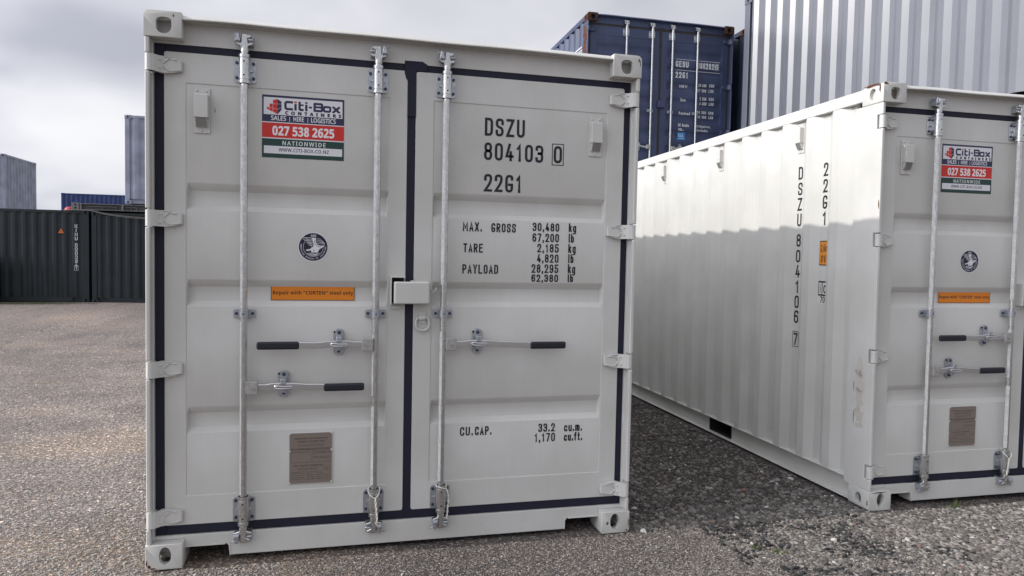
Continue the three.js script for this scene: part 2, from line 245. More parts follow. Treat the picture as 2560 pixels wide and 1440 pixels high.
const texHire = canvasTex(1024, 800, (x, w, h) => {
  x.fillStyle = '#d9d9de'; x.fillRect(0, 0, w, h);
  x.fillStyle = NAVY; x.fillRect(0, 0, w, 340); x.fillStyle = '#dcdce1'; x.fillRect(20, 28, w - 42, 220);
  x.fillStyle = RED; x.fillRect(0, 352, w, 190); x.fillStyle = GREEN; x.fillRect(0, 556, w, 244); x.fillStyle = '#dcdce1'; x.fillRect(24, 648, w - 46, 98);
  // stacked boxes mark
  const P = (pts, c) => { x.fillStyle = c; x.beginPath(); pts.forEach((p, i) => i ? x.lineTo(...p) : x.moveTo(...p)); x.closePath(); x.fill(); };
  P([[132, 62], [190, 48], [190, 242], [132, 212]], RED); P([[90, 112], [130, 108], [130, 212], [90, 196]], RED); P([[55, 158], [88, 156], [88, 194], [55, 176]], RED);
  P([[190, 48], [238, 80], [238, 182], [190, 242]], NAVY);
  x.strokeStyle = '#dcdce1'; x.lineWidth = 3.5; for (const l of [[[84, 157], [190, 180], [240, 148]], [[120, 110], [190, 110], [240, 108]], [[131, 60], [131, 220]], [[89, 110], [89, 200]]]) { x.beginPath(); l.forEach((p, i) => i ? x.lineTo(...p) : x.moveTo(...p)); x.stroke(); }
  // name: heavy wide letters
  const B = (x0, y0, x1, y1, c = NAVY) => { x.fillStyle = c; x.fillRect(x0, y0, x1 - x0, y1 - y0); };
  x.lineWidth = 30; x.strokeStyle = NAVY; x.lineJoin = 'round'; const path = (l, cl) => { x.beginPath(); l.forEach((p, i) => i ? x.lineTo(...p) : x.moveTo(...p)); if (cl) x.closePath(); x.stroke(); };
  x.save(); path([[380, 77], [300, 77], [286, 92], [286, 150], [300, 166], [380, 166]]); x.restore();
  B(396, 62, 426, 84, RED); B(396, 94, 426, 180); B(446, 62, 476, 166); B(446, 94, 512, 116); path([[461, 120], [461, 158], [470, 166], [512, 166]]); B(530, 62, 560, 84); B(530, 94, 560, 180); B(576, 116, 616, 140);
  x.lineWidth = 30; path([[649, 77], [734, 77], [742, 86], [742, 112], [734, 121], [742, 128], [742, 157], [734, 166], [649, 166]], true); B(640, 106, 735, 132);
  x.lineWidth = 28; path([[776, 108], [836, 108], [846, 118], [846, 156], [836, 166], [776, 166], [766, 156], [766, 118]], true);
  x.lineWidth = 30; x.lineJoin = 'miter'; x.beginPath(); x.moveTo(876, 96); x.lineTo(968, 180); x.moveTo(968, 96); x.lineTo(876, 180); x.stroke(); B(860, 60, 990, 94, '#dcdce1'); B(860, 180, 990, 190, '#dcdce1');
  fitText(x, 'CONTAINERS', 634, 236, 706, 40, 'bold SIZE sans-serif', '#17182c', 50, 9);
  fitText(x, 'SALES', 202, 318, 190, 56, 'SIZE sans-serif', '#e4e4e8', 0, 4); fitText(x, 'HIRE', 450, 318, 140, 56, 'SIZE sans-serif', '#e4e4e8', 0, 4); fitText(x, 'LOGISTICS', 760, 318, 320, 56, 'SIZE sans-serif', '#e4e4e8', 0, 4); B(336, 266, 342, 330, '#e4e4e8'); B(562, 266, 568, 330, '#e4e4e8');
  fitText(x, '027 538 2625', 514, 508, 780, 116, 'bold SIZE sans-serif', '#e6e4e6', 0, 3); fitText(x, 'NATIONWIDE', 520, 632, 550, 52, 'SIZE sans-serif', '#dfe3e2', 14, 3); fitText(x, 'WWW.CITI-BOX.CO.NZ', 520, 716, 630, 42, 'SIZE sans-serif', '#24262c', 4, 4);
});
const texEmblem = canvasTex(512, 512, (x) => {
  x.translate(256, 256); x.fillStyle = '#d6d6dc'; x.beginPath(); x.arc(0, 0, 256, 0, 7); x.fill(); x.fillStyle = '#10142b'; x.beginPath(); x.arc(0, 0, 238, 0, 7); x.fill();
  x.strokeStyle = '#cfcfd6'; x.fillStyle = '#d6d6dc'; x.lineWidth = 6; x.beginPath(); x.arc(0, 0, 165, -0.1, Math.PI + 0.6); x.stroke();
  x.font = 'bold 52px sans-serif'; x.textAlign = 'center'; x.fillText('ABS', 4, -176);
  x.font = 'bold 34px sans-serif'; const s = 'AMERICAN BUREAU OF SHIPPING'; [...s].forEach((ch, i) => { const a = Math.PI * 1.04 - (i / (s.length - 1)) * Math.PI * 1.0 ; x.save(); x.rotate(-a); x.translate(0, 0); x.restore(); x.save(); const ang = Math.PI - 0.12 + 0.32 - (i / (s.length - 1)) * (Math.PI + 0.2) ; x.translate(Math.cos(ang) * 214, Math.sin(ang) * 214); x.rotate(ang - Math.PI / 2); x.fillText(ch, 0, 0); x.restore(); });
  const L = (pts, f) => { x.beginPath(); pts.forEach((p, i) => i ? x.lineTo(...p) : x.moveTo(...p)); if (f) { x.closePath(); x.fill(); } else x.stroke(); };
  // left wing feathers
  x.fillStyle = '#d6d6dc'; L([[-205, -160], [-20, -160], [20, -60], [20, -10], [-60, -10], [-110, -70]], true); x.fillStyle = '#0d1028';
  const rows = [[-192, -152, -26], [-166, -128, -14], [-140, -102, -4], [-112, -76, 2], [-92, -50, 8], [-72, -26, 12]]; rows.forEach(([xa, y, xb]) => { const m = (xa + xb) / 2; x.fillRect(xa, y, m - xa - 4, 17); x.fillRect(m + 4, y, xb - m - 4, 17); });
  // body, neck and head
  x.fillStyle = '#dcdce0'; L([[-24, -160], [40, -160], [44, -80], [70, -40], [120, -26], [196, -30], [150, 4], [100, 40], [84, 70], [70, 96], [-30, 96], [-44, 20], [0, -10], [10, -50]], true);
  L([[-40, 30], [-120, 50], [-110, 72], [-40, 60]], true); x.strokeStyle = '#151a3a'; x.lineWidth = 7; L([[22, -120], [26, -60], [60, -18], [110, -6]]); L([[10, 40], [14, 94]]); L([[96, -4], [128, -10]]);
  // right wing
  x.strokeStyle = '#cfcfd6'; x.lineWidth = 7; for (const k of [0, 1, 2, 3]) L([[50, -152 + k * 28], [110, -138 + k * 26], [165 + k * 6, -92 + k * 12], [188, -56 + k * 4]]);
  x.lineWidth = 6; for (const k of [0, 1, 2, 3, 4]) L([[-110 + k * 14, 112 + k * 8], [-40 + k * 10, 104 + k * 12], [30, 122 + k * 6], [108 - k * 14, 100 + k * 12]]);
});
const texCorten = canvasTex(512, 96, (x, w, h) => { x.fillStyle = '#e0821a'; x.fillRect(0, 0, w, h); x.strokeStyle = '#3a2410'; x.lineWidth = 3; x.strokeRect(2, 2, w - 4, h - 4); fitText(x, 'Repair with “CORTEN” steel only', 256, 59, 494, 23, 'bold SIZE sans-serif', '#2a1a18'); });
const texPlate = canvasTex(512, 640, (x, w, h) => {
  x.fillStyle = '#82776f'; x.fillRect(0, 0, w, h); const r = rng(77); x.globalAlpha = 0.12; for (let i = 0; i < 900; i++) { x.fillStyle = r() < 0.5 ? '#8d7c72' : '#51453f'; x.fillRect(r() * w, r() * h, 1 + r() * 40, 1 + r() * 2); } x.globalAlpha = 1;
  const f = 'bold SIZE sans-serif', c = '#221b19'; fitText(x, 'APPROVED FOR TRANSPORT', 262, 78, 400, 19, f, c, 6); fitText(x, 'UNDER CUSTOMS SEAL', 262, 116, 330, 19, f, c, 6); fitText(x, 'CSC SAFETY APPROVAL', 230, 424, 360, 20, f, c, 6);
  x.strokeStyle = '#463b37'; x.lineWidth = 2; x.strokeRect(110, 136, 300, 34); x.strokeRect(18, 226, 250, 140); x.strokeRect(274, 226, 222, 140); x.strokeRect(100, 442, 240, 26); x.strokeRect(408, 430, 86, 170); x.beginPath(); x.moveTo(0, 214); x.lineTo(w, 214); x.moveTo(0, 376); x.lineTo(w, 376); x.stroke();
  x.fillStyle = c; x.globalAlpha = 0.8; const line = (x0, x1, y) => { let p = x0; while (p < x1) { const l = 6 + r() * 26; x.fillRect(p, y, Math.min(l, x1 - p), 5 + r() * 3); p += l + 5 + r() * 8; } };
  line(120, 400, 150); for (const y of [192, 203]) line(24, 490, y); line(26, 250, 240); for (const y of [238, 256, 300, 320]) line(286, 488, y); line(110, 330, 452); for (const y of [490, 512, 536, 560, 584]) { line(20, 180, y); line(206, 300, y); line(312, 396, y); } for (const y of [444, 470, 540, 570]) line(414, 488, y);
});
const texHeight = canvasTex(160, 256, (x, w, h) => { x.fillStyle = '#14110c'; x.fillRect(0, 0, w, h); x.fillStyle = '#e08d2c'; x.beginPath(); x.roundRect ? x.roundRect(9, 9, w - 9, h - 18, 14) : x.rect(9, 9, w - 9, h - 18); x.fill(); fitText(x, '2,6m', 82, 112, 128, 72, 'bold SIZE sans-serif', '#2a1d10'); fitText(x, '8\'6"', 82, 224, 112, 72, 'bold SIZE sans-serif', '#2a1d10'); });
const texLogo = canvasTex(192, 256, (x, w, h) => { x.fillStyle = '#d3d3cf'; x.fillRect(0, 0, w, h); x.strokeStyle = '#0c0d12'; x.lineWidth = 18; x.strokeRect(9, 9, w - 18, 150); x.beginPath(); x.moveTo(86, 6); x.lineTo(86, 156); x.stroke(); fitText(x, 'i', 46, 136, 26, 92, 'bold SIZE sans-serif', '#15161c'); fitText(x, 'c', 138, 136, 62, 120, 'bold SIZE sans-serif', '#0c0d12'); fitText(x, '70', 100, 246, 110, 72, 'bold SIZE sans-serif', '#0c0d12'); });
const texWarn = canvasTex(256, 224, (x, w, h) => { x.fillStyle = '#1a1410'; x.fillRect(0, 0, w, h); x.fillStyle = '#d9742c'; x.beginPath(); x.moveTo(128, 34); x.lineTo(226, 204); x.lineTo(30, 204); x.fill(); x.fillStyle = '#3a1a0c'; x.beginPath(); x.moveTo(136, 84); x.lineTo(100, 144); x.lineTo(126, 144); x.lineTo(116, 190); x.lineTo(156, 128); x.lineTo(130, 128); x.lineTo(148, 84); x.fill(); });
const texGL = canvasTex(128, 128, (x, w, h) => { x.fillStyle = '#2f78b8'; x.fillRect(0, 0, w, h); fitText(x, 'GL', 64, 78, 96, 52, 'SIZE sans-serif', '#d9e2ea'); x.fillStyle = '#a8c4dc'; x.fillRect(16, 100, 96, 8); });
const S = (t, r = 0.4) => new THREE.MeshStandardMaterial({ map: t, roughness: r });
const mHire = S(texHire), mEmblem = S(texEmblem), mCorten = S(texCorten, 0.35), mPlate = new THREE.MeshStandardMaterial({ map: texPlate, roughness: 0.45, metalness: 0.1 }), mHeight = S(texHeight), mLogo = S(texLogo), mWarn = S(texWarn), mGL = S(texGL);
// ---------------------------------------------------------------- shipping containers (local frame: door plane at z = 0, left edge x = 0, base y = 0)
const CW = 2.438, CH = 2.591, CL = 6.058;
const ev = new Evaluator(); ev.attributes = ['position', 'normal', 'uv']; ev.useGroups = false;
function castingGeo(top) {
  const h = 0.118, w = 0.162, d = 0.178;
  const body = ext(rrect(0, w, 0, h, top ? [0.004, 0.004, 0.006, 0.026] : [0.02, 0.004, 0.005, 0.004]), d, 0, 0.003, 2);
  const mk = g => { const b = new Brush(prep(g)); b.updateMatrixWorld(); return b; };
  let r = mk(body);
  const cut = g => { r = ev.evaluate(r, mk(g), SUBTRACTION); };
  cut(bx(0.03, 0.138, top ? -0.01 + 0.024 : 0.024, top ? 0.096 : 0.1, -0.15, -0.028, 0));
  const hs = new THREE.Shape();
  if (top) { hs.moveTo(0.053, 0.04); hs.lineTo(0.053, 0.072); hs.quadraticCurveTo(0.056, 0.09, 0.085, 0.09); hs.quadraticCurveTo(0.117, 0.089, 0.118, 0.072); hs.lineTo(0.118, 0.045); hs.quadraticCurveTo(0.112, 0.017, 0.085, 0.016); hs.quadraticCurveTo(0.06, 0.017, 0.053, 0.04); }
  else { hs.absellipse(0.0865, 0.065, 0.0265, 0.0425, 0, Math.PI * 2, false, 0); }
  cut(ext(hs, 0.06, 0.012, 0, 1, 18));
  const ss = new THREE.Shape(); ss.absellipse(-0.089, 0.058, 0.0265, 0.036, 0, Math.PI * 2, false, 0);
  const sg = ext(ss, 0.06, 0.012, 0, 1, 18); sg.rotateY(-Math.PI / 2); sg.scale(-1, 1, 1); // onto the outer side
  const s2 = ext(ss, 0.06, 0.0, 0, 1, 18); s2.rotateY(-Math.PI / 2); s2.translate(-0.012, 0, 0);
  cut(s2);
  cut(bx(0.05, 0.114, top ? 0.08 : -0.02, top ? 0.14 : 0.04, -0.147, -0.04, 0));
  const g = r.geometry; return toCreasedNormals(prep(g.index ? g.toNonIndexed() : g), 0.5);
}
const gCastTL = prep(castingGeo(true)), gCastBL = prep(castingGeo(false)), gCastTR = mirrorX(gCastTL, 0.162), gCastBR = mirrorX(gCastBL, 0.162);
// trapezoidal corrugated sheet along s, standing from y0 to y1; d = depth behind the outer face
function corrProfile(s0, s1, pitch, start, depth) {
  const a = pitch * 0.259, b = pitch * 0.245, c = pitch * 0.252; const pts = []; let k = Math.floor((s0 - start) / pitch) - 1;
  for (; start + k * pitch < s1 + pitch; k++) { const o = start + k * pitch; pts.push([o, 0], [o + a, 0], [o + a + b, depth], [o + a + b + c, depth]); }
  const at = s => { for (let i = 0; i < pts.length - 1; i++) if (s >= pts[i][0] && s <= pts[i + 1][0]) { const t = (s - pts[i][0]) / (pts[i + 1][0] - pts[i][0]); return pts[i][1] + (pts[i + 1][1] - pts[i][1]) * t; } return 0; };
  return [[s0, 0], [s0 + 0.004, at(s0 + 0.004)], ...pts.filter(p => p[0] > s0 + 0.01 && p[0] < s1 - 0.01), [s1 - 0.004, at(s1 - 0.004)], [s1, 0]];
}
function corrSheet(prof, y0, y1, map) { // map(s, d) -> [x, z]
  const pos = []; for (let i = 0; i < prof.length - 1; i++) { const [ax, az] = map(...prof[i]), [bx_, bz] = map(...prof[i + 1]); pos.push(ax, y0, az, bx_, y0, bz, bx_, y1, bz, ax, y0, az, bx_, y1, bz, ax, y1, az); }
  const g = new THREE.BufferGeometry(); g.setAttribute('position', new THREE.Float32BufferAttribute(pos, 3)); g.computeVertexNormals(); g.setAttribute('uv', new THREE.BufferAttribute(new Float32Array(pos.length / 3 * 2), 2)); return prep(g);
}
const cache = {}; const memo = (k, f) => cache[k] || (cache[k] = f());
// rust and chipped paint: a thin irregular flake lying on a face
function flake(seed, cx, cy, rx, ry, z, n = 14) { const r = rng(seed), p = []; for (let i = 0; i < n; i++) { const a = i / n * Math.PI * 2, k = 0.55 + r() * 0.6; p.push([cx + Math.cos(a) * rx * k, cy + Math.sin(a) * ry * k]); } return prep(new THREE.ShapeGeometry(poly(p)).translate(0, 0, z)); }

function shell(root, o) { // everything but the door end
  const H = o.H || CH, L = o.L || CL, m = o.paint, mt = o.trim || o.paint, key = `${H}_${L}`;
  const castM = o.castPaint || mt;
  const dH = H - 0.118;
  const cast = (g, x, y, back) => { const c = part('corner_casting', g, castM, root); if (back) { c.rotation.y = Math.PI; c.position.set(CW - x, y, -L); } else c.position.set(x, y, 0); return c; };
  const C = { TL: cast(gCastTL, 0, dH), TR: cast(gCastTR, CW - 0.162, dH), BL: cast(gCastBL, 0, 0), BR: cast(gCastBR, CW - 0.162, 0) };
  C.RTR = cast(gCastTL, 0, dH, true); C.RTL = cast(gCastTR, CW - 0.162, dH, true); C.RBR = cast(gCastBL, 0, 0, true); C.RBL = cast(gCastBR, CW - 0.162, 0, true);
  const railT = memo('rt' + key, () => bx(0.004, 0.064, H - 0.088, H - 0.012, -L + 0.17, -0.17, 0.006));
  part('top_rail', railT, mt, root); part('top_rail', memo('rtm' + key, () => mirrorX(railT, CW)), mt, root);
  const pk = o.pocket || [1.64, 2.0];
  const railB = memo('rb' + key + pk.join(), () => { const seg = (z0, z1) => bx(0.046, 0.052, 0.02, 0.153, z0, z1, 0); return merge(bx(0.008, 0.052, 0.017, 0.023, -L + 0.17, -0.17, 0.0015), bx(0.006, 0.052, 0.149, 0.156, -L + 0.17, -0.17, 0.002), seg(-pk[0], -0.17), seg(-L + pk[1], -pk[1]), seg(-L + 0.17, -L + pk[0])); });
  const pockets = [[-pk[1], -pk[0]], [-L + pk[0], -L + pk[1]]].map(([a, b]) => memo('pk' + key + a + b, () => merge(bx(0.046, 0.35, 0.024, 0.03, a, b, 0), bx(0.046, 0.35, 0.142, 0.148, a, b, 0), bx(0.046, 0.35, 0.03, 0.142, a - 0.005, a, 0), bx(0.046, 0.35, 0.03, 0.142, b, b + 0.005, 0), bx(0.35, 0.356, 0.024, 0.148, a, b, 0))));
  for (const s of [0, 1]) { const b = part('bottom_rail', s ? memo('rbm' + key + pk.join(), () => mirrorX(railB, CW)) : railB, mt, root); if (!o.plain) pockets.forEach((pg, i) => part('fork_pocket', s ? memo('pkm' + key + pk.join() + i, () => mirrorX(pg, CW)) : pg, o.pocketPaint || underside, b)); }
  // side walls
  const pitch = o.pitch || 0.2725, ph = o.phase ?? 0.38, front = o.front ?? 0.225, dep = o.depth || 0.036, yb = o.panelBottom ?? 0.1545, x0 = 0.007;
  const sideG = memo(['side', o.rearGap || 0, key, pitch, ph, front, yb].join(), () => corrSheet(corrProfile(front, L - (o.rearGap || 0.13), pitch, ph, dep), yb, H - 0.086, (s, d) => [x0 + d, -s]));
  const left = part('side_panel', sideG, m, root), right = part('side_panel', memo(['sideM', o.rearGap || 0, key, pitch, ph, front, yb].join(), () => mirrorX(sideG, CW)), m, root);
  // roof, floor, rear end
  part('roof_panel', memo('roof' + key, () => bx(0.05, CW - 0.05, H - 0.03, H - 0.016, -L + 0.05, -0.05, 0.002)), mt, root);
  part('floor', memo('floor' + key, () => bx(0.054, CW - 0.054, 0.157, 0.175, -L + 0.06, -0.1, 0)), underside, root);
  const rearPost = memo('rp' + key, () => bx(0.004, 0.1, 0.118, dH, -L + 0.004, -L + 0.135, 0.01));
  part('corner_post', rearPost, mt, root); part('corner_post', memo('rpm' + key, () => mirrorX(rearPost, CW)), mt, root);
  part('end_panel', memo('rear' + key, () => corrSheet(corrProfile(0.1, CW - 0.1, 0.25, 0.1, 0.036), 0.13, H - 0.1, (s, d) => [CW - s, -L + 0.012 + d])), m, root);
  part('end_rail', memo('er' + key, () => bx(0.162, CW - 0.162, H - 0.11, H - 0.014, -L + 0.006, -L + 0.07, 0.004)), mt, root); part('end_rail', memo('er2' + key, () => bx(0.162, CW - 0.162, 0.02, 0.14, -L + 0.006, -L + 0.07, 0.004)), mt, root);
  for (const z of [-0.19, -1.2, -2.4, -3.6, -4.8]) if (z > -L + 0.3) part('cross_member', memo('xm' + key + z, () => bx(0.054, CW - 0.054, 0.022, 0.156, z - 0.05, z, 0.002)), underside, root);
  return { C, left, right, H, L };
}
function plainFront(root, o) { // a corrugated front end instead of doors
  const H = o.H || CH, m = o.paint, mt = o.trim || o.paint, key = `pf${H}${o.endPitch || 0.25}`; const p = memo(key + 'p', () => bx(0.004, o.front ? o.front - 0.02 : 0.15, 0.118, H - 0.118, -0.2, -0.004, 0.01));
  part('corner_post', p, mt, root); part('corner_post', memo(key + 'pm', () => mirrorX(p, CW)), mt, root);
  part('end_panel', memo(key + 'e', () => corrSheet(corrProfile(0.15, CW - 0.15, o.endPitch || 0.25, 0.2, 0.036), 0.13, H - 0.1, (s, d) => [s, -0.012 - d])), m, root);
  part('end_rail', memo(key + 'r', () => bx(0.162, CW - 0.162, H - 0.11, H - 0.014, -0.07, -0.006, 0.004)), mt, root); part('end_rail', memo(key + 'r2', () => bx(0.162, CW - 0.162, 0.02, 0.14, -0.07, -0.006, 0.004)), mt, root);
}

// --- door end
const ZD = -0.07;                                   // outer face of the door leaves
const HY = [2.361, 1.652, 0.945, 0.234];            // hinge heights
function hingeGeo(y) { // left-hand hinge: knuckle, bent blade with raised ribs
  const st = [[0.016, -0.004, 0.039], [0.040, -0.012, 0.039], [0.062, -0.036, 0.039], [0.078, -0.046, 0.040], [0.112, -0.047, 0.036], [0.148, -0.050, 0.027], [0.154, -0.056, 0.022]]; const pos = [];
  const Q = (a, b, c, d) => pos.push(...a, ...b, ...c, ...a, ...c, ...d);
  for (let i = 0; i < st.length - 1; i++) { const [xa, za, ha] = st[i], [xb, zb, hb] = st[i + 1], t = -0.067; const ua = ha * (i > 3 ? 1 : 1), ub = hb; Q([xa, y - ua, za], [xb, y - ub, zb], [xb, y + ub * 0.92, zb], [xa, y + ua * 0.92, za]); Q([xa, y + ua * 0.92, za], [xb, y + ub * 0.92, zb], [xb, y + ub * 0.92, Math.min(zb - 0.01, t)], [xa, y + ua * 0.92, Math.min(za - 0.014, za < -0.03 ? t : za - 0.016)]); Q([xa, y - ua, Math.min(za - 0.014, za < -0.03 ? t : za - 0.016)], [xb, y - ub, Math.min(zb - 0.01, t)], [xb, y - ub, zb], [xa, y - ua, za]); }
  const e = st[st.length - 1]; Q([e[0], y - e[2], e[1]], [e[0], y - e[2], -0.068], [e[0], y + e[2] * 0.92, -0.068], [e[0], y + e[2] * 0.92, e[1]]);
  const g = new THREE.BufferGeometry(); g.setAttribute('position', new THREE.Float32BufferAttribute(pos, 3)); g.computeVertexNormals();
  const bar = (x0, y0, x1, y1, z, w = 0.006) => { const l = Math.hypot(x1 - x0, y1 - y0), b = new RoundedBoxGeometry(l, w, 0.006, 1, 0.002); b.rotateZ(Math.atan2(y1 - y0, x1 - x0)); b.translate((x0 + x1) / 2, y + (y0 + y1) / 2, z); return prep(b); };
  return merge(prep(g), cyl(0.0195, y - 0.039, y + 0.036, 0.0215, -0.0235, 18), bar(0.072, 0.002, 0.098, 0.026, -0.0435), bar(0.098, 0.026, 0.132, 0.022, -0.046), bar(0.072, -0.006, 0.098, -0.03, -0.0435), bar(0.098, -0.03, 0.146, -0.022, -0.047), bar(0.052, 0.018, 0.068, 0.02, -0.032), bar(0.052, -0.018, 0.068, -0.02, -0.032), bar(0.075, 0.0345, 0.11, 0.031, -0.045, 0.005));
}
function leafGeo(x0, x1, px0, px1) { // frame of the leaf around its pressed panel
  const s = rrect(x0, x1, 0.182, 2.428, 0.012); s.holes.push(rrect(px0, px1, 0.324, 2.287, 0.004, THREE.Path)); return ext(s, 0.045, ZD, 0.003, 2);
}
function panelGeo(px0, px1, ribs, depth) { // pressed sheet with horizontal grooves
  const a = 0.0085, ys = [0.322]; const prof = [[0.322, 0]]; for (const [t, b] of [...ribs].sort((p, q) => p[0] - q[0])) { prof.push([b, 0], [b + 0.004, depth * 0.04], [b + 0.030, depth * 0.96], [b + 0.034, depth], [t - 0.042, depth], [t - 0.038, depth * 0.97], [t - 0.004, depth * 0.04], [t, 0]); } prof.push([2.289, 0]);
  const xs = [[px0 - 0.002, 0], [px0 + 0.001, 0], [px0 + a, 1], [px1 - a, 1], [px1 - 0.001, 0], [px1 + 0.002, 0]], idx = [], pos = [];
  for (const [y, d] of prof) for (const [x, k] of xs) pos.push(x, y, ZD - 0.0035 - d * k);
  const n = xs.length; for (let j = 0; j < prof.length - 1; j++) for (let i = 0; i < n - 1; i++) { const q = j * n + i; idx.push(q, q + 1, q + n + 1, q, q + n + 1, q + n); }
  const g = new THREE.BufferGeometry(); g.setAttribute('position', new THREE.Float32BufferAttribute(pos, 3)); g.setIndex(idx); g.computeVertexNormals(); return prep(toCreasedNormals(prep(g), 0.45));
}
function ventGeos(x, y) { // cx, top: cover box with a louvred mouth under it, on a riveted plate
  const w = 0.0365, plate = ext(rrect(x - w, x + w, y - 0.211, y, 0.008), 0.005, ZD + 0.0035, 0.001);
  const hood = (() => { const pr = [[0, -0.0], [0.028, 0.0], [0.031, -0.004], [0.031, -0.104], [0.0, -0.106]]; const s = poly(pr.map(([d, yy]) => [d, yy])); const g = new THREE.ExtrudeGeometry(s, { depth: 0.058, bevelEnabled: true, bevelSize: 0.002, bevelThickness: 0.002, bevelSegments: 1 }); g.rotateY(-Math.PI / 2); g.scale(1, 1, 1); g.translate(x + 0.029, y - 0.035, ZD + 0.003); return prep(g); })();
  const wedge = (() => { const s = poly([[0, -0.106], [0.028, -0.106], [0.010, -0.148], [0, -0.148]]); const g = new THREE.ExtrudeGeometry(s, { depth: 0.052, bevelEnabled: false }); g.rotateY(-Math.PI / 2); g.translate(x + 0.026, y - 0.035, ZD + 0.003); return prep(g); })();
  const slats = []; for (let i = 0; i < 11; i++) { const b = new THREE.BoxGeometry(0.0022, 0.043, 0.003); b.rotateX(0.4); b.translate(x - 0.022 + i * 0.0044, y - 0.162, ZD + 0.0235); slats.push(prep(b)); }
  const riv = [[-0.021, -0.014], [0.021, -0.014], [0, -0.198]].map(([dx, dy]) => { const g = new THREE.SphereGeometry(0.0062, 10, 6); g.scale(1, 1, 0.7); g.translate(x + dx, y + dy, ZD + 0.004); return prep(g); });
  return { body: merge(plate, hood, wedge), slats: merge(slats), riv };
}
const slatMat = M(rgb(0.30, 0.295, 0.285), 0.7);
function rodSet(root, x, o) { // one locking bar with cams, bearings, guide and (optionally) its handle
  const zr = -0.034, m = zinc; const rod = part('lock_rod', cyl(0.0165, 0.13, 2.47, x, zr, 24), m, root);
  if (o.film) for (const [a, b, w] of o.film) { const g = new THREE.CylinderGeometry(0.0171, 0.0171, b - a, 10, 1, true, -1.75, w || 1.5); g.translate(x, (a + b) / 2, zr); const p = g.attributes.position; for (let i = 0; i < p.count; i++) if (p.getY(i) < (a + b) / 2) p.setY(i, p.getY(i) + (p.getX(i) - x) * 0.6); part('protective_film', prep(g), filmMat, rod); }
  const bear = (y0, y1, p0, p1, up) => {
    part('bearing_plate', ext(rrect(x - 0.051, x + 0.051, p0, p1, 0.014), 0.006, ZD + 0.006, 0.001), zincPlate, rod);
    const c0 = y0 + 0.008, c1 = y1 - 0.008; part('bearing_sleeve', merge(cyl(0.0255, c0 + 0.012, c1 - 0.012, x, zr, 26), cyl(0.023, y0, y1, x, zr, 24), cyl(0.0265, y0, y0 + 0.014, x, zr, 26), cyl(0.0265, y1 - 0.014, y1, x, zr, 26), bx(x - 0.024, x + 0.024, c0 + 0.014, c1 - 0.014, ZD, zr, 0.002)), m, rod);
    for (const sx of [-1, 1]) { for (const yy of [p0 + 0.022, p1 - 0.018]) part('bolt', cylZ(0.0085, ZD + 0.003, ZD + 0.0135, x + sx * 0.037, yy, 12, 0.007), boltMat, rod); part('gusset', ext(poly([[x + sx * 0.022, (p0 + p1) / 2 - 0.006], [x + sx * 0.036, (p0 + p1) / 2], [x + sx * 0.022, (p0 + p1) / 2 + 0.006]].sort((a, b) => 0)), 0.012, ZD + 0.018, 0), m, rod); }
    for (const yy of [c0 + 0.028, c1 - 0.026]) part('grease_hole', cylZ(0.0042, zr + 0.0235, zr + 0.0262, x, yy, 10), darkHole, rod);
  };
  bear(2.296, 2.430, 2.306, 2.416); bear(0.176, 0.318, 0.183, 0.306);
  // cams and the keepers they hook into
  const f = o.flip ? -1 : 1;
  for (const up of [1, -1]) {
    const yc = up > 0 ? 2.49 : 0.128, Y = v => yc + up * v; const zf = zr + 0.016;
    const body = [[-0.014, -0.035], [0.014, -0.035], [0.017, -0.022], [0.040, -0.014], [0.036, -0.004], [0.016, -0.006], [0.014, 0.012], [0.034, 0.022], [0.030, 0.032], [0, 0.036], [-0.012, 0.034], [-0.014, -0.004], [-0.038, -0.006], [-0.042, -0.014], [-0.018, -0.022]].map(([a, b]) => [x + a * f, Y(b)]); if (up * f < 0) body.reverse();
    part('cam', merge(ext(poly(body), 0.03, zf, 0.003), cyl(0.019, Math.min(Y(-0.05), Y(-0.03)), Math.max(Y(-0.05), Y(-0.03)), x, zr, 18)), m, rod);
    const kx = x - 0.029 * f, ks = [[-0.013, -0.008], [0.013, -0.008], [0.011, 0.012], [0.006, 0.036], [-0.006, 0.036], [-0.011, 0.012]].map(([a, b]) => [kx + a, Y(b)]); if (up < 0) ks.reverse();
    const k2 = x + 0.028 * f; const rb = new THREE.CapsuleGeometry(0.0095, 0.012, 4, 10); rb.rotateZ(Math.PI / 2); rb.translate(k2, Y(0.009), zr + 0.004);
    part('cam_keeper', merge(ext(poly(ks), 0.05, zf + 0.008, 0.003), bx(kx - 0.0125, kx + 0.0125, Math.min(Y(-0.004), Y(0.008)), Math.max(Y(-0.004), Y(0.008)), zf, zf + 0.014, 0.003), tube([[kx - 0.004 * f, Y(0.024), zf], [kx - 0.02 * f, Y(0.03), zf - 0.004], [kx - 0.028 * f, Y(0.034), zf - 0.012]], 0.0032, 6, 6)), zincPlate, rod);
    part('cam_keeper', merge(prep(rb), bx(k2 - 0.010, k2 + 0.012, Math.min(Y(-0.016), Y(0.03)), Math.max(Y(-0.016), Y(0.03)), ZD - 0.01, zr + 0.004, 0.003)), zincPlate, rod);
  }
  // middle guide
  part('rod_guide', merge(ext(rrect(x - 0.051, x + 0.051, 1.184, 1.225, 0.007), 0.006, ZD + 0.006, 0.001), cyl(0.0215, 1.186, 1.223, x, zr, 22), bx(x - 0.0215, x + 0.0215, 1.186, 1.223, ZD, zr, 0.001)), zincPlate, rod);
  for (const sx of [-1, 1]) part('bolt', cylZ(0.0085, ZD + 0.003, ZD + 0.013, x + sx * 0.037, 1.2045, 12, 0.007), boltMat, rod);
  part('grease_hole', cylZ(0.004, zr + 0.019, zr + 0.0225, x, 1.2045, 10), darkHole, rod);
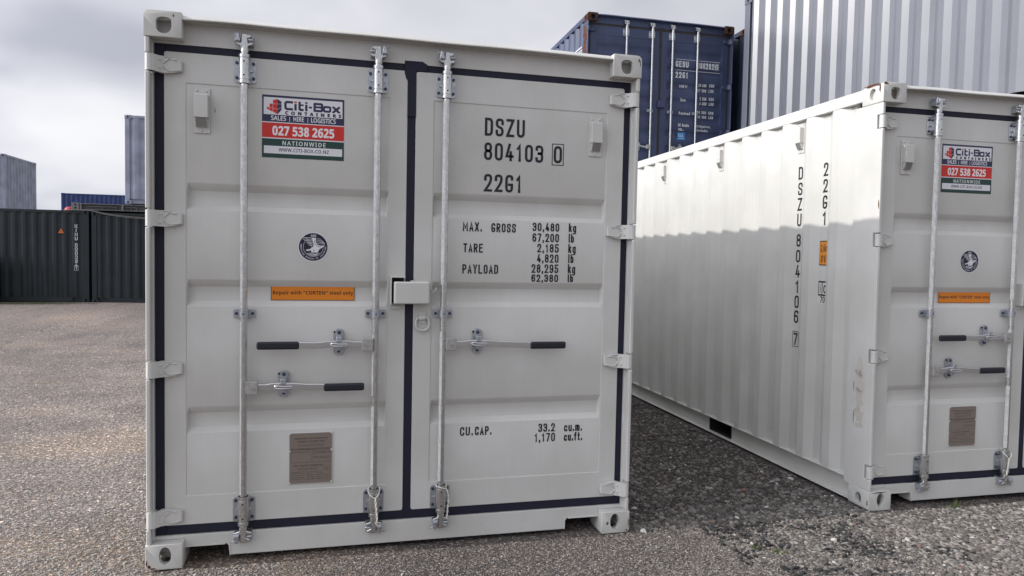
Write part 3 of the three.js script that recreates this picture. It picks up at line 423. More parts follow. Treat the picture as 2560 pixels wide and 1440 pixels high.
  if (o.hy) {
    const d = o.dir, y = o.hy, X = v => x + d * v, mn = (a, b) => [Math.min(X(a), X(b)), Math.max(X(a), X(b))]; const [h0, h1] = mn(0.012, 0.067);
    part('handle_hub', merge(bx(h0, h1, y - 0.031, y + 0.032, -0.032, -0.006, 0.004, 2), bx(...mn(-0.004, 0.03), y - 0.014, y + 0.014, -0.05, -0.02, 0.003)), M_hub, rod);
    part('pivot_pin', cylZ(0.007, -0.008, -0.0025, X(0.043), y, 12), zincPlate, rod);
    // the slightly crooked flat handle bar
    const yb = o.sag || 0; const pts = [[0.06, 0.001, -0.022], [0.1, 0.0, -0.021], [0.14, 0.006 * 1, -0.02], [0.19, 0.007, -0.016], [0.24, 0.004, -0.014], [0.29, -0.001, -0.014], [o.g0 + 0.03, -0.004 + yb, -0.014]];
    const barPos = []; const add = (i) => { const [a, b, z] = pts[i], h = 0.0155, c = 0.0035; return [[-h + c, 0], [h - c, 0], [h, -c], [h, -0.012 + c], [h - c, -0.012], [-h + c, -0.012], [-h, -0.012 + c], [-h, -c]].map(([dy, dz]) => [X(a), y + b + dy, z + dz]); };
    for (let i = 0; i < pts.length - 1; i++) { const A = add(i), B = add(i + 1); for (let k = 0; k < 8; k++) { const k1 = (k + 1) % 8; const q = d > 0 ? [A[k], B[k], B[k1], A[k], B[k1], A[k1]] : [A[k], B[k1], B[k], A[k], A[k1], B[k1]]; for (const v of q) barPos.push(...v); } }
    const bg = new THREE.BufferGeometry(); bg.setAttribute('position', new THREE.Float32BufferAttribute(barPos, 3)); bg.computeVertexNormals();
    // make sure the outside looks outwards
    part('handle', prep(bg), M_bar, rod);
    part('grip', bx(...mn(o.g0, o.g1), y - 0.006 + yb - 0.0185, y - 0.006 + yb + 0.0195, -0.029, -0.006, 0.011, 3), gripMat, rod);
    const kx = X(o.k), ks = rrect(kx - 0.025, kx + 0.025, y - 0.056, y + 0.077, 0.024);
    part('handle_keeper', merge(ext(ks, 0.006, ZD + 0.0095, 0.0015, 1, 12), bx(kx - 0.014, kx + 0.014, y + 0.012, y + 0.042, ZD, -0.012, 0.005, 2), bx(kx - 0.012, kx + 0.012, y - 0.03, y - 0.002, ZD, -0.03, 0.004), cylZ(0.019, ZD + 0.004, ZD + 0.016, kx, y + 0.055, 18)), zincPlate, rod);
    part('handle_clip', tube([[kx - 0.04, y + 0.004, -0.008], [kx - 0.03, y + 0.009, -0.003], [kx, y + 0.006, 0.0], [kx + 0.032, y + 0.005, -0.003], [kx + 0.042, y + 0.002, -0.008], [kx + 0.03, y - 0.003, -0.004], [kx, y - 0.004, 0.0], [kx - 0.03, y - 0.002, -0.004]], 0.0045, 40, 8, true), M_bar, rod);
    part('bolt', cylZ(0.0085, ZD + 0.006, ZD + 0.017, kx, y - 0.036, 6, 0.008), boltMat, rod); part('bolt', cylZ(0.011, ZD + 0.012, ZD + 0.02, kx + 0.001, y + 0.058, 14, 0.008), boltMat, rod);
    part('grease_hole', cylZ(0.006, ZD + 0.006, ZD + 0.0118, kx - 0.021, y + 0.06, 8), darkHole, rod);
  }
  return rod;
}
const M_hub = M(rgb(0.55, 0.54, 0.51), 0.5, { metalness: 0.35, map: zincMap }), M_bar = M(rgb(0.62, 0.62, 0.63), 0.28, { metalness: 0.95 });

function doorEnd(root, o) {
  const m = o.paint, mt = o.trim, gk = o.gasket;
  // corner posts with a notch for every hinge knuckle
  const post = memo('post', () => { const seg = [[0.118, 0.192], [0.276, 0.902], [0.986, 1.609], [1.693, 2.318], [2.400, 2.473]]; return merge(bx(0.004, 0.030, 0.118, 2.473, -0.23, -0.052, 0.004), ...seg.map(([a, b]) => bx(0.0045, 0.0245, a, b, -0.056, -0.005, 0.006, 2)), bx(0.022, 0.16, 0.118, 2.473, -0.15, -0.125, 0)); });
  part('corner_post', post, mt, root); part('corner_post', memo('postm', () => mirrorX(post, CW)), mt, root);
  // header with its weather lip
  const hd = part('door_header', memo('hd', () => bx(0.022, CW - 0.022, 2.462, 2.572, -0.125, ZD + 0.001, 0.002)), mt, root);
  part('header_lip', memo('lip', () => { const s = poly([[-0.10, 2.577], [-0.032, 2.584], [-0.026, 2.583], [-0.004, 2.565], [-0.002, 2.560], [-0.006, 2.557], [-0.06, 2.566], [-0.10, 2.566]].reverse()); const N = 24, g = new THREE.ExtrudeGeometry(s, { depth: CW - 0.324, bevelEnabled: false, steps: N }); g.rotateY(Math.PI / 2); g.scale(1, 1, -1); const p = g.attributes.position; const r = rng(5); for (let i = 0; i < p.count; i++) { const t = p.getX(i) / (CW - 0.324); const bow = Math.min(1, Math.min(t, 1 - t) * 9); p.setY(i, p.getY(i) + 0.004 * bow + 0.0012 * Math.sin(t * 19)); p.setX(i, p.getX(i) + 0.162); } const h = g.toNonIndexed ? g : g; const q = h.index ? h.toNonIndexed() : h; const a = q.attributes.position.array; for (let i = 0; i < a.length; i += 9) for (let k = 0; k < 3; k++) { const t = a[i + 3 + k]; a[i + 3 + k] = a[i + 6 + k]; a[i + 6 + k] = t; } q.computeVertexNormals(); return prep(q); }), mt, hd);
  // sill with fork notches by the corners
  part('door_sill', memo('sill', () => { const s = poly([[0.162, 0.137], [0.162, 0.079], [0.335, 0.083], [0.350, 0.080], [0.359, 0.070], [0.364, 0.023], [2.083, 0.021], [2.086, 0.066], [2.094, 0.078], [2.106, 0.082], [2.276, 0.079], [2.276, 0.137]].reverse()); const top = bx(0.026, CW - 0.026, 0.119, 0.137, -0.14, -0.0605, 0.002); const rim = [[0.162, 0.345, 0.0805], [2.1, 2.276, 0.0805]].map(([a, b, y]) => bx(a, b, y - 0.002, y + 0.004, -0.16, -0.054, 0.001)); return merge(ext(s, 0.02, -0.059, 0.002), top, ...rim, bx(0.364, 0.370, 0.022, 0.08, -0.16, -0.057, 0.001), bx(2.078, 2.084, 0.022, 0.08, -0.16, -0.057, 0.001), bx(0.37, 2.078, 0.03, 0.12, -0.11, -0.1, 0)); }), mt, root);
  // rubber seal all round, between the leaves and over their meeting edge
  const gb = (k, ...a) => part('gasket_strip', memo('gs' + k, () => bx(...a, ZD - 0.036, ZD - 0.004, 0.003, 2)), gk, ga);
  const ga = part('door_gasket', memo('gs0', () => bx(0.0265, 0.078, 0.133, 2.471, ZD - 0.036, ZD - 0.004, 0.003, 2)), gk, root);
  gb(1, 2.366, 2.4165, 0.133, 2.471); gb(2, 0.0785, 2.3655, 2.421, 2.471); gb(3, 0.0785, 2.3655, 0.133, 0.189); gb(4, 1.193, 1.249, 0.1895, 2.4205);
  part('gasket_cap', memo('gcap', () => ext(poly([[1.183, 2.478], [1.183, 2.42], [1.19, 2.392], [1.2, 2.376], [1.2, 2.2], [1.242, 2.2], [1.242, 2.43], [1.3, 2.43], [1.296, 2.466], [1.272, 2.479]]), 0.02, ZD + 0.004, 0.002)), gk, ga);
  // leaves
  const leaves = []; const xs = [[0.0715, 1.2, 0.167, 1.111], [1.242, 2.3725, 1.335, 2.276]];
  xs.forEach(([a, b, p, q], i) => {
    const lf = part('door', memo('leaf' + i, () => leafGeo(a, b, p, q)), m, root); leaves.push(lf);
    part('door_panel', memo('panel' + i + JSON.stringify(o.ribs), () => panelGeo(p, q, o.ribs, o.ribDepth || 0.03)), m, lf);
    HY.forEach((y, k) => { const yy = y + (o.hingeShift || 0); const g = memo('hinge' + k, () => hingeGeo(y)); part('hinge', i ? memo('hingem' + k, () => mirrorX(g, CW)) : g, mt, lf); });
    if (o.vents) { const v = memo('vent' + i, () => ventGeos(i ? 2.208 : 0.2365, i ? 2.264 : 2.269)); part('vent_cover', v.body, mt, lf); part('vent_louvre', v.slats, slatMat, lf); for (const r of v.riv) part('rivet', r, mt, lf); }
  });
  return leaves;
}
function lockBox(leaf, leafR) { // shroud on the left leaf, box on the right leaf
  part('lock_shroud', memo('shroud', () => merge(bx(1.1215, 1.1285, 1.25, 1.394, ZD, -0.020, 0.003), bx(1.1275, 1.197, 1.387, 1.394, ZD, -0.020, 0.003), bx(1.1275, 1.192, 1.262, 1.388, ZD - 0.002, ZD + 0.004, 0.001), bx(1.126, 1.18, 1.226, 1.245, ZD, ZD + 0.008, 0.002))), whiteTrim, leaf);
  part('lock_shroud_dark', memo('shroudin', () => merge(bx(1.128, 1.192, 1.258, 1.386, ZD + 0.005, ZD + 0.008, 0.001))), darkHole, leaf);  // near-black sheet that colours the inside of the shroud dark
  part('lock_box', memo('lockbox', () => merge(bx(1.139, 1.317, 1.256, 1.368, -0.052, 0.0, 0.008, 3), bx(1.246, 1.322, 1.262, 1.362, ZD - 0.002, -0.04, 0.003), bx(1.222, 1.24, 1.366, 1.374, -0.03, -0.01, 0.002), bx(1.25, 1.305, 1.366, 1.373, -0.035, -0.008, 0.002))), whiteTrim, leafR);
  part('hook', memo('hook', () => tube([[1.318, 1.35, -0.03], [1.325, 1.345, -0.03], [1.328, 1.328, -0.03], [1.334, 1.318, -0.03], [1.342, 1.317, -0.03], [1.35, 1.326, -0.03], [1.354, 1.34, -0.03]], 0.0032, 24, 8)), whiteTrim, leafR);
  part('lashing_ring', memo('ring', () => tube([[1.2615, 1.178, -0.058], [1.254, 1.15, -0.056], [1.262, 1.128, -0.056], [1.289, 1.117, -0.056], [1.316, 1.128, -0.056], [1.324, 1.15, -0.056], [1.3165, 1.178, -0.058], [1.30, 1.185, -0.06], [1.289, 1.186, -0.06], [1.278, 1.185, -0.06]], 0.0062, 60, 10, true)), whiteTrim, leafR);
  part('ring_tab', memo('rtab', () => merge(bx(1.269, 1.3075, 1.191, 1.215, ZD - 0.002, ZD + 0.005, 0.002), bx(1.269, 1.3075, 1.170, 1.194, ZD, ZD + 0.022, 0.009, 2), bx(1.269, 1.3075, 1.152, 1.172, ZD - 0.002, ZD + 0.006, 0.002))), whiteTrim, leafR);
}
function leftLeafPrints(leaf, ribD) {
  const zf = ZD + 0.0006;
  part('hire_sticker', memo('stk', () => card(0.5045, 0.889, 1.961, 2.2605, zf - 0.003)), mHire, leaf, 'white, navy, red and green hire sticker reading Citi-Box Containers');
  part('emblem_sticker', memo('emb', () => { const s = new THREE.Shape(); s.absarc(0.7465, 1.5325, 0.0735, 0, Math.PI * 2); return card(0.673, 0.82, 1.459, 1.606, zf - 0.003, s); }), mEmblem, leaf, 'round navy sticker with a white eagle');
  part('repair_sticker', memo('cor', () => { const k = 3.667 / 3.637, X = x => 0.845 + (x - 0.845) * k, Y = y => 1.508 + (y - 1.508) * k; return card(X(0.549), X(0.948), Y(1.2685), Y(1.343), ZD - 0.0035 - ribD + 0.003); }), mCorten, leaf, 'orange sticker reading Repair with CORTEN steel only');
  part('approval_plate', memo('apl', () => card(0.64, 0.844, 0.353, 0.606, ZD + 0.002)), mPlate, leaf, 'brown riveted approval plate');
  part('plate_edge', memo('aple', () => bx(0.637, 0.847, 0.350, 0.609, ZD - 0.004, ZD + 0.0012, 0.001)), whiteTrim, leaf);
  for (const [x, y] of [[0.6415, 0.603], [0.8425, 0.603], [0.6415, 0.516], [0.8425, 0.518], [0.6415, 0.3555], [0.8425, 0.356]]) part('rivet', memo('rv' + x + y, () => { const g = new THREE.SphereGeometry(0.005, 10, 6); g.scale(1, 1, 0.6); g.translate(x, y, ZD + 0.003); return prep(g); }), whiteTrim, leaf);
}
const whiteRibs = [[1.828, 1.691], [1.370, 1.234], [0.757, 0.621]];
const whiteOpts = { paint: white, trim: whiteTrim, gasket: navyRubber, ribs: whiteRibs, vents: true, phase: 0.38 };
function whiteContainer(label, pos, yaw, pitchX = 0, rollZ = 0) {
  const root = thing('shipping_container', label, 'container', pos, yaw); root.rotation.order = 'YXZ'; root.rotation.set(pitchX, yaw, rollZ);
  const sh = shell(root, whiteOpts); const lv = doorEnd(root, whiteOpts); lockBox(lv[0], lv[1]); leftLeafPrints(lv[0], 0.03);
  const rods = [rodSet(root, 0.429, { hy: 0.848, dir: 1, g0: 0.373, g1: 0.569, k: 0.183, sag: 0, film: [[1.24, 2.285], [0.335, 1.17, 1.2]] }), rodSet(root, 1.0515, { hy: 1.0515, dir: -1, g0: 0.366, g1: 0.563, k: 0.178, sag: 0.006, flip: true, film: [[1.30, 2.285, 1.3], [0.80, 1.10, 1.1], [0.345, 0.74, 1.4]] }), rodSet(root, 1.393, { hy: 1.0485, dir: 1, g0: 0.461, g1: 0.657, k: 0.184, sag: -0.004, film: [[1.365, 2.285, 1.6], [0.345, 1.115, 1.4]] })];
  return { root, sh, lv, rods };
}
const stainMat = M(rgb(0.36, 0.35, 0.33), 0.7);
// front container
const A = whiteContainer('large white shipping container in front with closed doors lettered DSZU 804103', [0, 0, 0], 0);
{
  const lf = A.lv[1], z = ZD - 0.0022, T = (s, a, b, c, d, t = 0.0073, g = 0.32) => part('lettering', letters(s, a, b, c, d, t, z, g), inkBlack, lf);
  T('DSZU', 1.6, 1.815, 2.130, 2.223, 0.0132); T('804103', 1.598, 1.919, 2.0045, 2.096, 0.0132); T('0', 1.977, 2.023, 2.007, 2.098, 0.0132); part('lettering', outlineBox(1.967, 2.033, 1.995, 2.110, 0.004, z), inkBlack, lf); T('22G1', 1.601, 1.805, 1.841, 1.933, 0.0132);
  T('MAX.', 1.493, 1.595, 1.632, 1.680); T('GROSS', 1.644, 1.777, 1.631, 1.678);
  const rows = [['30,480', 1.869, 'kg', 1.643, 1.687], ['67,200', 1.869, 'lb', 1.586, 1.631], ['2,185', 1.897, 'kg', 1.5305, 1.576], ['4,820', 1.897, 'lb', 1.476, 1.521], ['28,295', 1.868, 'kg', 1.4205, 1.467], ['62,380', 1.868, 'lb', 1.3725, 1.4125]];
  for (const [s, x, u, y0, y1] of rows) { T(s, x, 2.017, y0, y1); T(u, 2.071, u === 'kg' ? 2.113 : 2.102, y0, y1 + 0.003); }
  T('TARE', 1.497, 1.601, 1.5225, 1.569); T('PAYLOAD', 1.494, 1.685, 1.412, 1.460);
  T('CU.', 1.496, 1.566, 0.5575, 0.604); T('CAP.', 1.576, 1.666, 0.5575, 0.604); T('33.2', 1.925, 2.018, 0.5605, 0.606); T('cu.m.', 2.071, 2.174, 0.5575, 0.606); T('1,170', 1.904, 2.020, 0.5065, 0.553); T('cu.ft.', 2.071, 2.176, 0.505, 0.552);
  // chipped paint and rust on the corner castings
  part('rust_patch', flake(3, 0.018, 0.018, 0.009, 0.011, 0.0009), rust, A.sh.C.BL); part('rust_patch', flake(4, 0.034, 0.0085, 0.014, 0.005, 0.0009), rust, A.sh.C.BL); part('rust_patch', flake(6, 0.008, 0.036, 0.004, 0.018, 0.0009), rust, A.sh.C.BL);
  part('rust_patch', flake(8, 0.156, 0.05, 0.003, 0.03, 0.0008), rust, A.sh.C.BR); part('rust_patch', flake(9, 0.146, 0.012, 0.006, 0.006, 0.0008), rust, A.sh.C.BR); part('scuff_mark', flake(10, 0.032, 0.055, 0.008, 0.012, 0.0008, 9), scuff, A.sh.C.BR);
  part('scuff_mark', flake(11, 0.127, 0.098, 0.004, 0.007, 0.0008, 9), scuff, A.sh.C.TL); part('scuff_mark', flake(13, 0.144, 0.094, 0.006, 0.014, 0.0008, 10), scuff, A.sh.C.TR); part('scuff_mark', flake(14, 0.152, 0.078, 0.003, 0.02, 0.0008, 10), scuff, A.sh.C.TR);
  for (const [i, x, h, w] of [[61, 1.055, 0.05, 0.0015], [62, 1.86, 0.028, 0.001], [63, 0.93, 0.03, 0.001], [64, 1.62, 0.018, 0.0012]]) part('stain', flake(i, x, 0.075 + h * 0.6, w, h * 0.7, -0.0588, 8), stainMat, A.root.children.find(c => c.name === 'door_sill'));
  for (const [i, x, yy, w, h] of [[66, 2.0, 1.10, 0.0025, 0.0012], [67, 1.72, 0.66, 0.003, 0.001], [68, 0.60, 0.78, 0.002, 0.0015], [69, 1.9, 0.43, 0.0016, 0.003], [70, 0.3, 1.05, 0.0014, 0.002]]) part('scuff_mark', flake(i, x, yy, w, h, ZD - 0.0022, 7), stainMat, A.lv[x > 1.2 ? 1 : 0]);
  part('scuff_mark', flake(16, 0.293, 2.169, 0.002, 0.016, ZD - 0.0022, 7), scuff, A.lv[0]);
}
// second white container beside it
const B = whiteContainer('white shipping container at the right edge, sunlit side lettered DSZU 804106', [4.0095, -0.003, -0.0179], -0.01142, -0.00367, 0.00313);
{
  const sp = B.sh.left, xi = 0.007 + 0.036 - 0.0012; // inner flats of the side corrugation
  const ink = (g) => part('lettering', toSide(g, xi), inkBlack, sp);
  const col = (str, s0, s1, ys, t = 0.0135) => { [...str].forEach((c, i) => { if (c !== ' ') ink(letters(c, -s1, -s0, ys[i], ys[i] + 0.091, t, 0)); }); };
  col('DSZU804106', 0.797, 0.846, [2.096, 1.985, 1.876, 1.765, 1.62, 1.508, 1.4, 1.29, 1.182, 1.075]); ink(letters('7', -0.845, -0.799, 0.917, 1.004, 0.0135, 0)); ink(outlineBox(-0.858, -0.788, 0.905, 1.016, 0.004, 0));
  col('22G1', 0.528, 0.574, [2.092, 1.982, 1.872, 1.763]);
  part('height_sticker', toSide(card(-0.590, -0.492, 1.491, 1.657, 0), xi), mHeight, sp, 'orange height sticker reading 2,6m 8\'6"'); part('logo_sticker', toSide(card(-0.590, -0.500, 1.232, 1.385, 0), xi), mLogo, sp);
  for (const s of [0.825, 1.915, 3.005]) { const v = ventGeos(0, 0); for (const [n, g, mm] of [['vent_cover', v.body, whiteTrim], ['vent_louvre', v.slats, slatMat], ...v.riv.map(r => ['rivet', r, whiteTrim])]) { const c = g.clone(); c.translate(0, 0, -ZD); c.rotateY(-Math.PI / 2); c.translate(0.0405, 2.492, -s); part(n, c, mm, sp); } }
  // torn label left on the corner post, rust on the upper casting
  const res = M(rgb(0.58, 0.555, 0.51), 0.75, { map: paintMap }); for (const [sd, y, h, w] of [[21, 0.86, 0.07, 0.035], [22, 0.77, 0.08, 0.045], [23, 0.67, 0.08, 0.04], [24, 0.57, 0.05, 0.045], [25, 0.505, 0.02, 0.045]]) part('label_residue', toSide(flake(sd, -0.115, y, w, h, 0, 20), 0.0033), res, B.root.children.find(c => c.name === 'corner_post'));
  for (const [sd, z, y, a, b] of [[31, -0.16, 0.55, 0.004, 0.05], [32, -0.165, 0.74, 0.003, 0.04], [33, -0.15, 0.84, 0.004, 0.012]]) part('scuff_mark', toSide(flake(sd, z, y, a, b, 0, 9), 0.0031), scuff, B.root.children.find(c => c.name === 'corner_post'));
  part('rust_patch', toSide(flake(41, -0.1, 0.112, 0.07, 0.008, 0.0), -0.0008), rust, B.sh.C.TL); part('rust_patch', toSide(flake(42, -0.03, 0.085, 0.007, 0.026, 0.0), -0.0008), rust, B.sh.C.TL); part('scuff_mark', toSide(flake(43, -0.045, 0.106, 0.016, 0.006, 0.0), -0.0009), scuff, B.sh.C.TL); part('rust_patch', flake(44, 0.014, 0.108, 0.018, 0.008, 0.0008), rust, B.sh.C.TL); part('rust_patch', flake(45, 0.075, 0.113, 0.06, 0.004, 0.0008), rust, B.sh.C.BL); part('rust_patch', toSide(flake(46, -0.01, 0.05, 0.006, 0.02, 0.0), -0.0008), rust, B.sh.C.BL);
  part('rust_patch', toSide(flake(47, -0.012, 1.86, 0.005, 0.035, 0), 0.0038), rust, B.root.children.find(c => c.name === 'corner_post'));
}
// cords of the old seals
function cord(label, pos, pts, yaw = 0) {
  const g = thing('twisted_cord', label, 'cord', pos, yaw, 'seal cords on the locking bars'); part('loop', tube(pts.loop, 0.0028, 40, 6), cordMat, g);
  const tw = (ph) => { const c = new THREE.CatmullRomCurve3(pts.tail.map(p => new THREE.Vector3(...p))), l = []; for (let i = 0; i <= 40; i++) { const p = c.getPoint(i / 40), a = i / 40 * 22 + ph; l.push([p.x + Math.cos(a) * 0.0026, p.y, p.z + Math.sin(a) * 0.0026]); } return tube(l, 0.0027, 80, 6); };
  part('strand', tw(0), cordMat, g); part('strand', tw(Math.PI), cordMat, g); return g;
}
const tailZ = -0.002;
cord('pale twisted cord looped on the middle locking bar, lower bearing', [1.0515, 0, 0], { loop: [[0.006, 0.275, -0.004], [-0.014, 0.287, -0.008], [-0.027, 0.303, -0.022], [-0.027, 0.318, -0.036], [0, 0.322, -0.064], [0.028, 0.322, -0.036], [0.027, 0.303, -0.02], [0.016, 0.285, -0.005], [0.006, 0.275, -0.003]], tail: [[0.006, 0.275, tailZ], [0.009, 0.25, tailZ], [0.012, 0.22, tailZ], [0.014, 0.19, tailZ], [0.016, 0.165, tailZ], [0.012, 0.145, tailZ - 0.008], [0.017, 0.132, tailZ - 0.012]] });
cord('pale twisted cord hanging on the right-hand locking bar, lower bearing', [1.393, 0, 0], { loop: [[0.022, 0.3, -0.012], [-0.012, 0.312, -0.006], [-0.027, 0.316, -0.024], [0, 0.32, -0.064], [0.027, 0.318, -0.04], [0.026, 0.305, -0.02]], tail: [[0.024, 0.305, -0.016], [0.034, 0.28, -0.02], [0.04, 0.24, -0.026], [0.036, 0.2, -0.024], [0.034, 0.165, -0.022], [0.03, 0.142, -0.024]] });
cord('pale twisted cord looped on the locking bar of the right white container', [4.0095 + 1.0515, 0, -0.0179 + 0.012], { loop: [[-0.004, 0.272, -0.002], [-0.02, 0.29, -0.008], [-0.027, 0.312, -0.03], [0, 0.318, -0.064], [0.028, 0.314, -0.03], [0.018, 0.292, -0.006], [-0.004, 0.272, -0.002]], tail: [[-0.004, 0.272, tailZ], [-0.009, 0.24, tailZ], [-0.014, 0.2, tailZ], [-0.02, 0.165, tailZ]] }, -0.0114);
// ---------------------------------------------------------------- containers further off
const bluePaint = M(rgb(0.056, 0.076, 0.160), 0.46, { map: oldMap, bumpMap: paintBump, bumpScale: 0.003 });
const greyPaint = new THREE.MeshPhysicalMaterial({ color: rgb(0.120, 0.128, 0.152), roughness: 0.32, map: paintMap, clearcoat: 1, clearcoatRoughness: 0.22, ior: 1.55 });
const paleGrey = M(rgb(0.40, 0.435, 0.55), 0.45, { map: oldMap, bumpMap: paintBump, bumpScale: 0.0016 });
const greyEnd = M(rgb(0.115, 0.125, 0.160), 0.4, { map: paintMap });
const navyPaint = M(rgb(0.030, 0.040, 0.075), 0.5, { map: oldMap });
const greenPaint = M(rgb(0.014, 0.025, 0.030), 0.55, { map: oldMap, bumpMap: paintBump, bumpScale: 0.003 });
const farBlue = M(rgb(0.022, 0.052, 0.21), 0.5, { map: oldMap });
const rustyCasting = M(rgb(0.24, 0.28, 0.34), 0.9, { map: rustMap });
const brownRubber = M(rgb(0.034, 0.028, 0.027), 0.8);
function plainContainer(label, pos, yaw, o, group) { const root = thing('shipping_container', label, 'container', pos, yaw, group); const sh = shell(root, o); plainFront(root, o); return { root, sh }; }

// blue container with doors, second level behind the right white one
const blueRibs = [[2.175, 2.03], [1.93, 1.79], [1.68, 1.54], [1.44, 1.30], [1.20, 1.06], [0.95, 0.81], [0.7, 0.56]];
const bo = { paint: bluePaint, trim: bluePaint, castPaint: rustyCasting, gasket: brownRubber, ribs: blueRibs, ribDepth: 0.022, phase: 0.3 };
{
  const root = thing('shipping_container', 'worn blue shipping container with white GESU lettering on its doors', 'container', [4.499, 2.591, -6.62], -0.0111);
  const sh = shell(root, bo), lv = doorEnd(root, bo);
  for (const [x, h, d] of [[0.645, 0, 1], [1.07, 0.64, -1], [1.408, 0.64, 1], [1.832, 0, 1]]) rodSet(root, x, h ? { hy: h, dir: d, g0: 0.36, g1: 0.56, k: 0.18 } : {});
  part('lock_box', memo('bluebox', () => bx(1.185, 1.305, 1.255, 1.363, ZD - 0.002, -0.02, 0.008, 2)), bluePaint, lv[1]);
  const zl = ZD + 0.0006, T = (s, a, b, c, d, t = 0.009, g = 0.36, sl = 0) => part('lettering', letters(s, a, b, c, d, t, zl, g, sl), inkWhite, lv[1]);
  T('GESU', 1.483, 1.703, 1.912, 2.004, 0.016, 0.3); T('386282', 1.852, 2.14, 1.912, 2.004, 0.016, 0.3); T('6', 2.158, 2.214, 1.918, 1.998, 0.016); part('lettering', outlineBox(2.148, 2.226, 1.905, 2.010, 0.004, zl), inkWhite, lv[1]);
  for (const y of [2.028, 1.862]) part('lettering', bx(1.482, 2.244, y, y + 0.006, zl - 0.001, zl, 0), inkWhite, lv[1]);
  T('22G1', 1.485, 1.697, 1.744, 1.838, 0.016); T('MGW', 1.551, 1.686, 1.594, 1.641, 0.008, 0.36, 0.15); T('30 480', 1.877, 2.014, 1.631, 1.678, 0.008, 0.3, 0.15); T('KGS', 2.065, 2.15, 1.637, 1.684, 0.008, 0.3, 0.15); T('67 200', 1.866, 2.015, 1.549, 1.596, 0.008); T('LBS', 2.06, 2.145, 1.553, 1.6, 0.008);
  T('Tare', 1.572, 1.663, 1.384, 1.434, 0.008, 0.3, 0.15); T('2 200', 1.911, 2.022, 1.422, 1.472, 0.008); T('KGS', 2.07, 2.155, 1.426, 1.474, 0.008); T('4 850', 1.903, 2.024, 1.347, 1.397, 0.008, 0.3, 0.15); T('LBS', 2.066, 2.15, 1.35, 1.398, 0.008, 0.3, 0.15);
  T('Payload', 1.559, 1.75, 1.178, 1.224, 0.009); T('28 280', 1.868, 2.026, 1.212, 1.256, 0.008); T('KGS', 2.07, 2.155, 1.212, 1.256, 0.008); T('62 350', 1.88, 2.03, 1.142, 1.184, 0.008); T('LBS', 2.07, 2.15, 1.142, 1.184, 0.008);
  T('GE SeaCo', 1.555, 1.736, 0.994, 1.04, 0.009); T('SRL.', 1.561, 1.648, 0.93, 0.968, 0.008); T('Bridgetown,', 1.871, 2.11, 0.998, 1.038, 0.007); T('Barbados', 1.874, 2.066, 0.932, 0.974, 0.007);
  part('logo_sticker', card(1.543, 1.677, 0.786, 0.905, zl), mGL, lv[1], 'small blue square sticker reading GL');
  const sx = 0.0055, side = g => part('lettering', toSide(g, sx), inkWhite, sh.left);
  const sl = (s, a, b, y0, y1, t) => side(letters(s, -b, -a, y0, y1, t, 0)); sl('386282', 0.62, 1.3, 1.96, 2.08, 0.022); sl('6', 0.29, 0.39, 1.97, 2.07, 0.022); side(outlineBox(-0.42, -0.26, 1.94, 2.1, 0.014, 0)); for (const y of [2.13, 1.9]) side(bx(-1.3, -0.26, y, y + 0.02, -0.001, 0, 0));
  const post = root.children.find(c => c.name === 'corner_post'); [[51, 0.02, 2.3, 0.018, 0.16], [52, 0.02, 2.05, 0.016, 0.2], [53, 0.016, 1.7, 0.014, 0.24]].forEach(([s, , y, w, h]) => part('rust_patch', toSide(flake(s, -0.12, y, 0.09, h, 0, 22), 0.0032), rust, post));
}
plainContainer('blue shipping container on the ground under the one lettered GESU', [4.499, 0, -6.62], -0.0111, { paint: bluePaint, plain: true, castPaint: rustyCasting });
// dark navy container past the tall grey one, and the one it stands on
plainContainer('dark navy shipping container with rusty corner casting behind the tall grey container', [7.1, 2.585, -6.52], -0.005, { paint: navyPaint, castPaint: rustyCasting, plain: true });
plainContainer('dark navy shipping container on the ground beneath the one with rusty casting', [7.1, -0.006, -6.52], -0.005, { paint: navyPaint, castPaint: rustyCasting, plain: true });
// tall grey container, side on, behind the right white one
const railDark = M(rgb(0.012, 0.013, 0.022), 0.6);
const E_ = plainContainer('tall grey shipping container with corrugated side standing above the right white one', [7.058, 2.896, -0.145], 0.033, { paint: greyPaint, trim: greyEnd, plain: true, phase: 5.544 - 0.278 * 20, pitch: 0.278, front: 0.2, panelBottom: 0.235, H: CH, rearGap: 0.195 });
E_.root.children.filter(c => c.name === 'bottom_rail').forEach(c => { c.material = railDark; });
plainContainer('grey high shipping container on the ground under the tall corrugated grey one', [7.058, 0, -0.145], 0.033, { paint: greyPaint, trim: greyEnd, plain: true, pitch: 0.278, H: 2.896 });

// yard's far side: two dark green containers end to end
const ZF = -18.75, k3 = (x) => 0.845 + 1.03 * (x - 0.845), ky = y => 1.508 + 1.03 * (y - 1.508);
const gFar = 'dark green containers across the yard';
